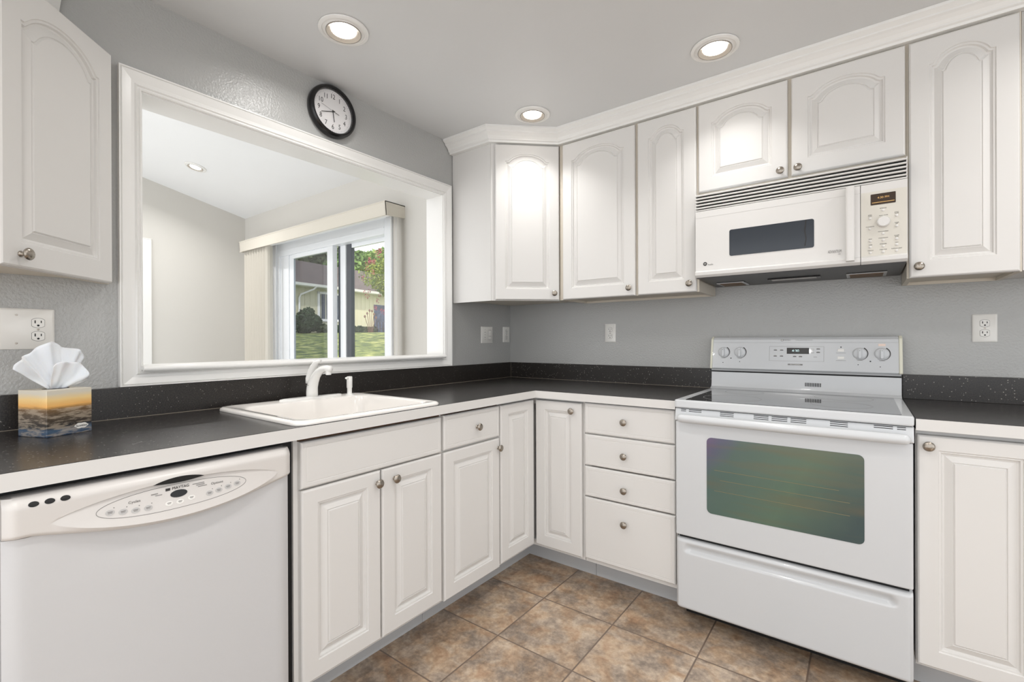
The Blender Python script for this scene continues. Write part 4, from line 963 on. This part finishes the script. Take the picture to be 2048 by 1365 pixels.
def leaves(center, rad, count, size, seedv, shell=.55, lump=.35):
    rnd = random.Random(seedv); m = M(FW); lumps = [Vector((rnd.gauss(0, 1), rnd.gauss(0, 1), rnd.gauss(0, 1))).normalized() for _ in range(14)]
    for _ in range(count):
        d = Vector((rnd.gauss(0, 1), rnd.gauss(0, 1), rnd.gauss(0, 1))).normalized()
        r = shell+(1-shell)*rnd.random()**.5; r *= 1-lump+lump*max(d.dot(l) for l in lumps)**6*1.2
        p = Vector((center[0]+d.x*rad[0]*r, center[1]+d.y*rad[1]*r, center[2]+d.z*rad[2]*r))
        a = Vector((rnd.gauss(0, 1), rnd.gauss(0, 1), rnd.gauss(0, 1))).normalized(); b = a.orthogonal().normalized(); s = size*(.6+.8*rnd.random())
        m.v += [p-a*s, p+b*s*.5, p+a*s, p-b*s*.5]; k = len(m.v)-4; m.f.append((k, k+1, k+2, k+3))
    return m
def leafobj(name, m, mt, parent):
    me = bpy.data.meshes.new(name); base = origin(parent); me.from_pydata([tuple(v-base) for v in m.v], [], m.f); me.materials.append(mt)
    o = bpy.data.objects.new(name, me); COL.objects.link(o); o.parent = parent; return o
# neighbouring house
th_ = math.radians(27.8); hd_ = GF*math.cos(th_)+GR*math.sin(th_); A = G(22, -10.24)
FH = Fr((A.x, A.y, 0), (hd_.x, hd_.y))
EZ = 3.96
hs = thing('neighbour_house', 'cream board-sided house with brown shingle roof across the lawn', 'house', tuple(G(24, -9.2, 1.5)))
m = M(FH).box(-.35, 13, -7, 0, 1.2, EZ)
obj('wall', m, M_siding, hs)
m = M(FH)
for k in range(44): m.box(-.30+.30*k, -.26+.30*k, 0, .022, 1.4, EZ)
obj('battens', m, M_siding, hs)
m = M(FH).ext([(.45, EZ-.10), (.47, EZ-.04), (-4.0, EZ+1.83), (-8.4, EZ-.04), (-8.4, EZ-.12), (-4.0, EZ+1.70)], 'u', -.9, 13.4)
obj('roof', m, M_shingle, hs)
obj('fascia', M(FH).box(-.9, 13.4, .40, .44, EZ-.20, EZ-.06).box(-.9, 13.4, 0, .42, EZ-.20, EZ-.17), M_trim, hs)
obj('gutter', M(FH).ext([(.44, EZ-.18), (.53, EZ-.18), (.56, EZ-.06), (.44, EZ-.06)], 'u', -.9, 13.4), M_trim, hs)
obj('downspout', M(FH).tube([(.22+.65, .48, EZ-.18), (.80, .40, EZ-.30), (.30, .10, EZ-.58), (.25, .06, EZ-.75), (.25, .06, 1.5)], .045, 8), M_trim, hs)
wf = obj('window', M(FH).box(1.32, 1.44, 0, .05, 2.2, 3.62).box(3.28, 3.40, 0, .05, 2.2, 3.62).box(1.32, 3.40, 0, .05, 3.52, 3.62).box(1.32, 3.40, 0, .06, 2.15, 2.27).box(2.33, 2.39, 0, .04, 2.2, 3.6), M_trim, hs)
obj('pane', M(FH).box(1.44, 3.28, .005, .015, 2.27, 3.52), M_hwin, wf)
obj('entrance_door', M(FH).box(5.15, 6.6, .0, .05, 1.5, 3.22), M_navy, hs)
obj('chimney', M(FH).box(-.5, .1, -4.3, -3.6, EZ+1.0, EZ+3.2), M_navy, hs)
def shrub(u, n, z, r, rz, mt, label, cnt, seedv, group=None):
    c = FH.p(u, n, z); t_ = thing('shrub', label, 'shrub', (c.x, c.y, z-rz), group)
    leafobj('foliage', leaves((c.x, c.y, z), (r, r, rz), cnt, .07, seedv), mt, t_)
    obj('stem', M(FW).tube([(c.x, c.y, z-rz-.1), (c.x, c.y, z)], .03, 6), M_bark, t_)
shrub(-.05, .95, 2.10, .62, .62, M_leafd, 'rounded dark green shrub at the left corner of the neighbouring house', 3500, 3)
for k, (u, r) in enumerate(((1.1, .34), (1.8, .36), (2.6, .40), (3.4, .36), (4.1, .38), (4.5, .26))):
    shrub(u, .6, 1.72, r, .26, M_leafd if k % 2 else M_leafo, 'low green shrub under the window of the neighbouring house', 900, 20+k, 'low shrubs along the neighbouring house')
# wire garden flowers
c = thing('garden_ornament', 'rusty metal flower ornament standing beside the neighbouring house', 'garden ornament', tuple(FH.p(3.9, 1.0, 1.6)))
for k in range(6):
    u0 = 3.9; du = (-.42, -.25, -.08, .10, .25, .40)[k]; hz = (.95, 1.12, 1.28, 1.26, 1.10, .92)[k]
    s_ = obj('metal_stem', M(FH).tube([(u0+du*.3, 1.0, 1.5), (u0+du*.55, 1.0, 1.5+hz*.55), (u0+du, 1.0, 1.5+hz)], .014, 6), M_rust, c)
    obj('metal_flower', M(FH).lathe((u0+du, 1.0, 1.5+hz), 'n', [(.055, -.015), (.075, .01), (.03, .03)], 10), M_rust, s_)
c = thing('wire_fence', 'low black hooped wire fence beside dark blue door', 'fence', tuple(FH.p(4.9, .95, 1.6)))
for k in range(5):
    u0 = 4.35+.24*k; zt = 2.12+(.35 if k == 0 else 0)
    pts = [(u0-.10, .9, 1.5), (u0-.10, .9, zt)]+[(u0-.10*math.cos(PI*q/6), .9, zt+.12*math.sin(PI*q/6)) for q in range(1, 6)]+[(u0+.10, .9, zt), (u0+.10, .9, 1.5)]
    obj('hoop', M(FH).tube(pts, .012, 6, up=Vector((0, 1, .01))), M_iron, c)
obj('rail', M(FH).box(4.25, 5.45, .89, .91, 1.83, 1.86), M_iron, c)
# crepe myrtle
def tree(name, label, w_, x_, zc, r, rz, mt, cnt, size, seedv, trunk=.15, group=None, pink=0, lump=.35):
    p = G(w_, x_); zg = gz(w_); t_ = thing(name, label, 'tree', (p.x, p.y, zg), group)
    leafobj('foliage', leaves((p.x, p.y, zc), (r, r, rz), cnt, size, seedv, .35 if pink else .5, lump), mt, t_)
    obj('trunk', M(FW).tube([(p.x, p.y, zg-.2), (p.x+.05, p.y, (zg+zc)/2), (p.x, p.y, zc)], [trunk, trunk*.7, trunk*.3], 8), M_bark, t_, smooth=True)
    if pink:
        mm = M(FW); rnd = random.Random(5)
        for _ in range(46):
            d = Vector((rnd.gauss(0, 1), rnd.gauss(0, 1), rnd.gauss(.3, 1))).normalized(); c_ = (p.x+d.x*r*.92, p.y+d.y*r*.92, zc+d.z*rz*.98)
            l_ = leaves(c_, (.07, .07, .11), 26, .020, rnd.randint(0, 999)); k = len(mm.v); mm.v += l_.v; mm.f += [tuple(i+k for i in f_) for f_ in l_.f]
        leafobj('blossom', mm, M_pink, t_)
tree('crepe_myrtle', 'crepe myrtle with pink blossoms growing on the lawn before house', 16, -4.15, 3.2, .98, 1.12, M_leafy, 4200, .045, 8, .06, pink=1, lump=.5)
tree('garden_tree', 'bright green leafy tree behind the neighbouring roof, to the right', 42, -12.2, 6.6, 4.6, 3.4, M_leafb, 9000, .28, 11, .35, 'trees behind the neighbouring house')
tree('garden_tree', 'olive green tree behind the neighbouring roof, to the left', 50, -22.6, 8.6, 4.8, 4.2, M_leafo, 7000, .28, 12, .35, 'trees behind the neighbouring house')
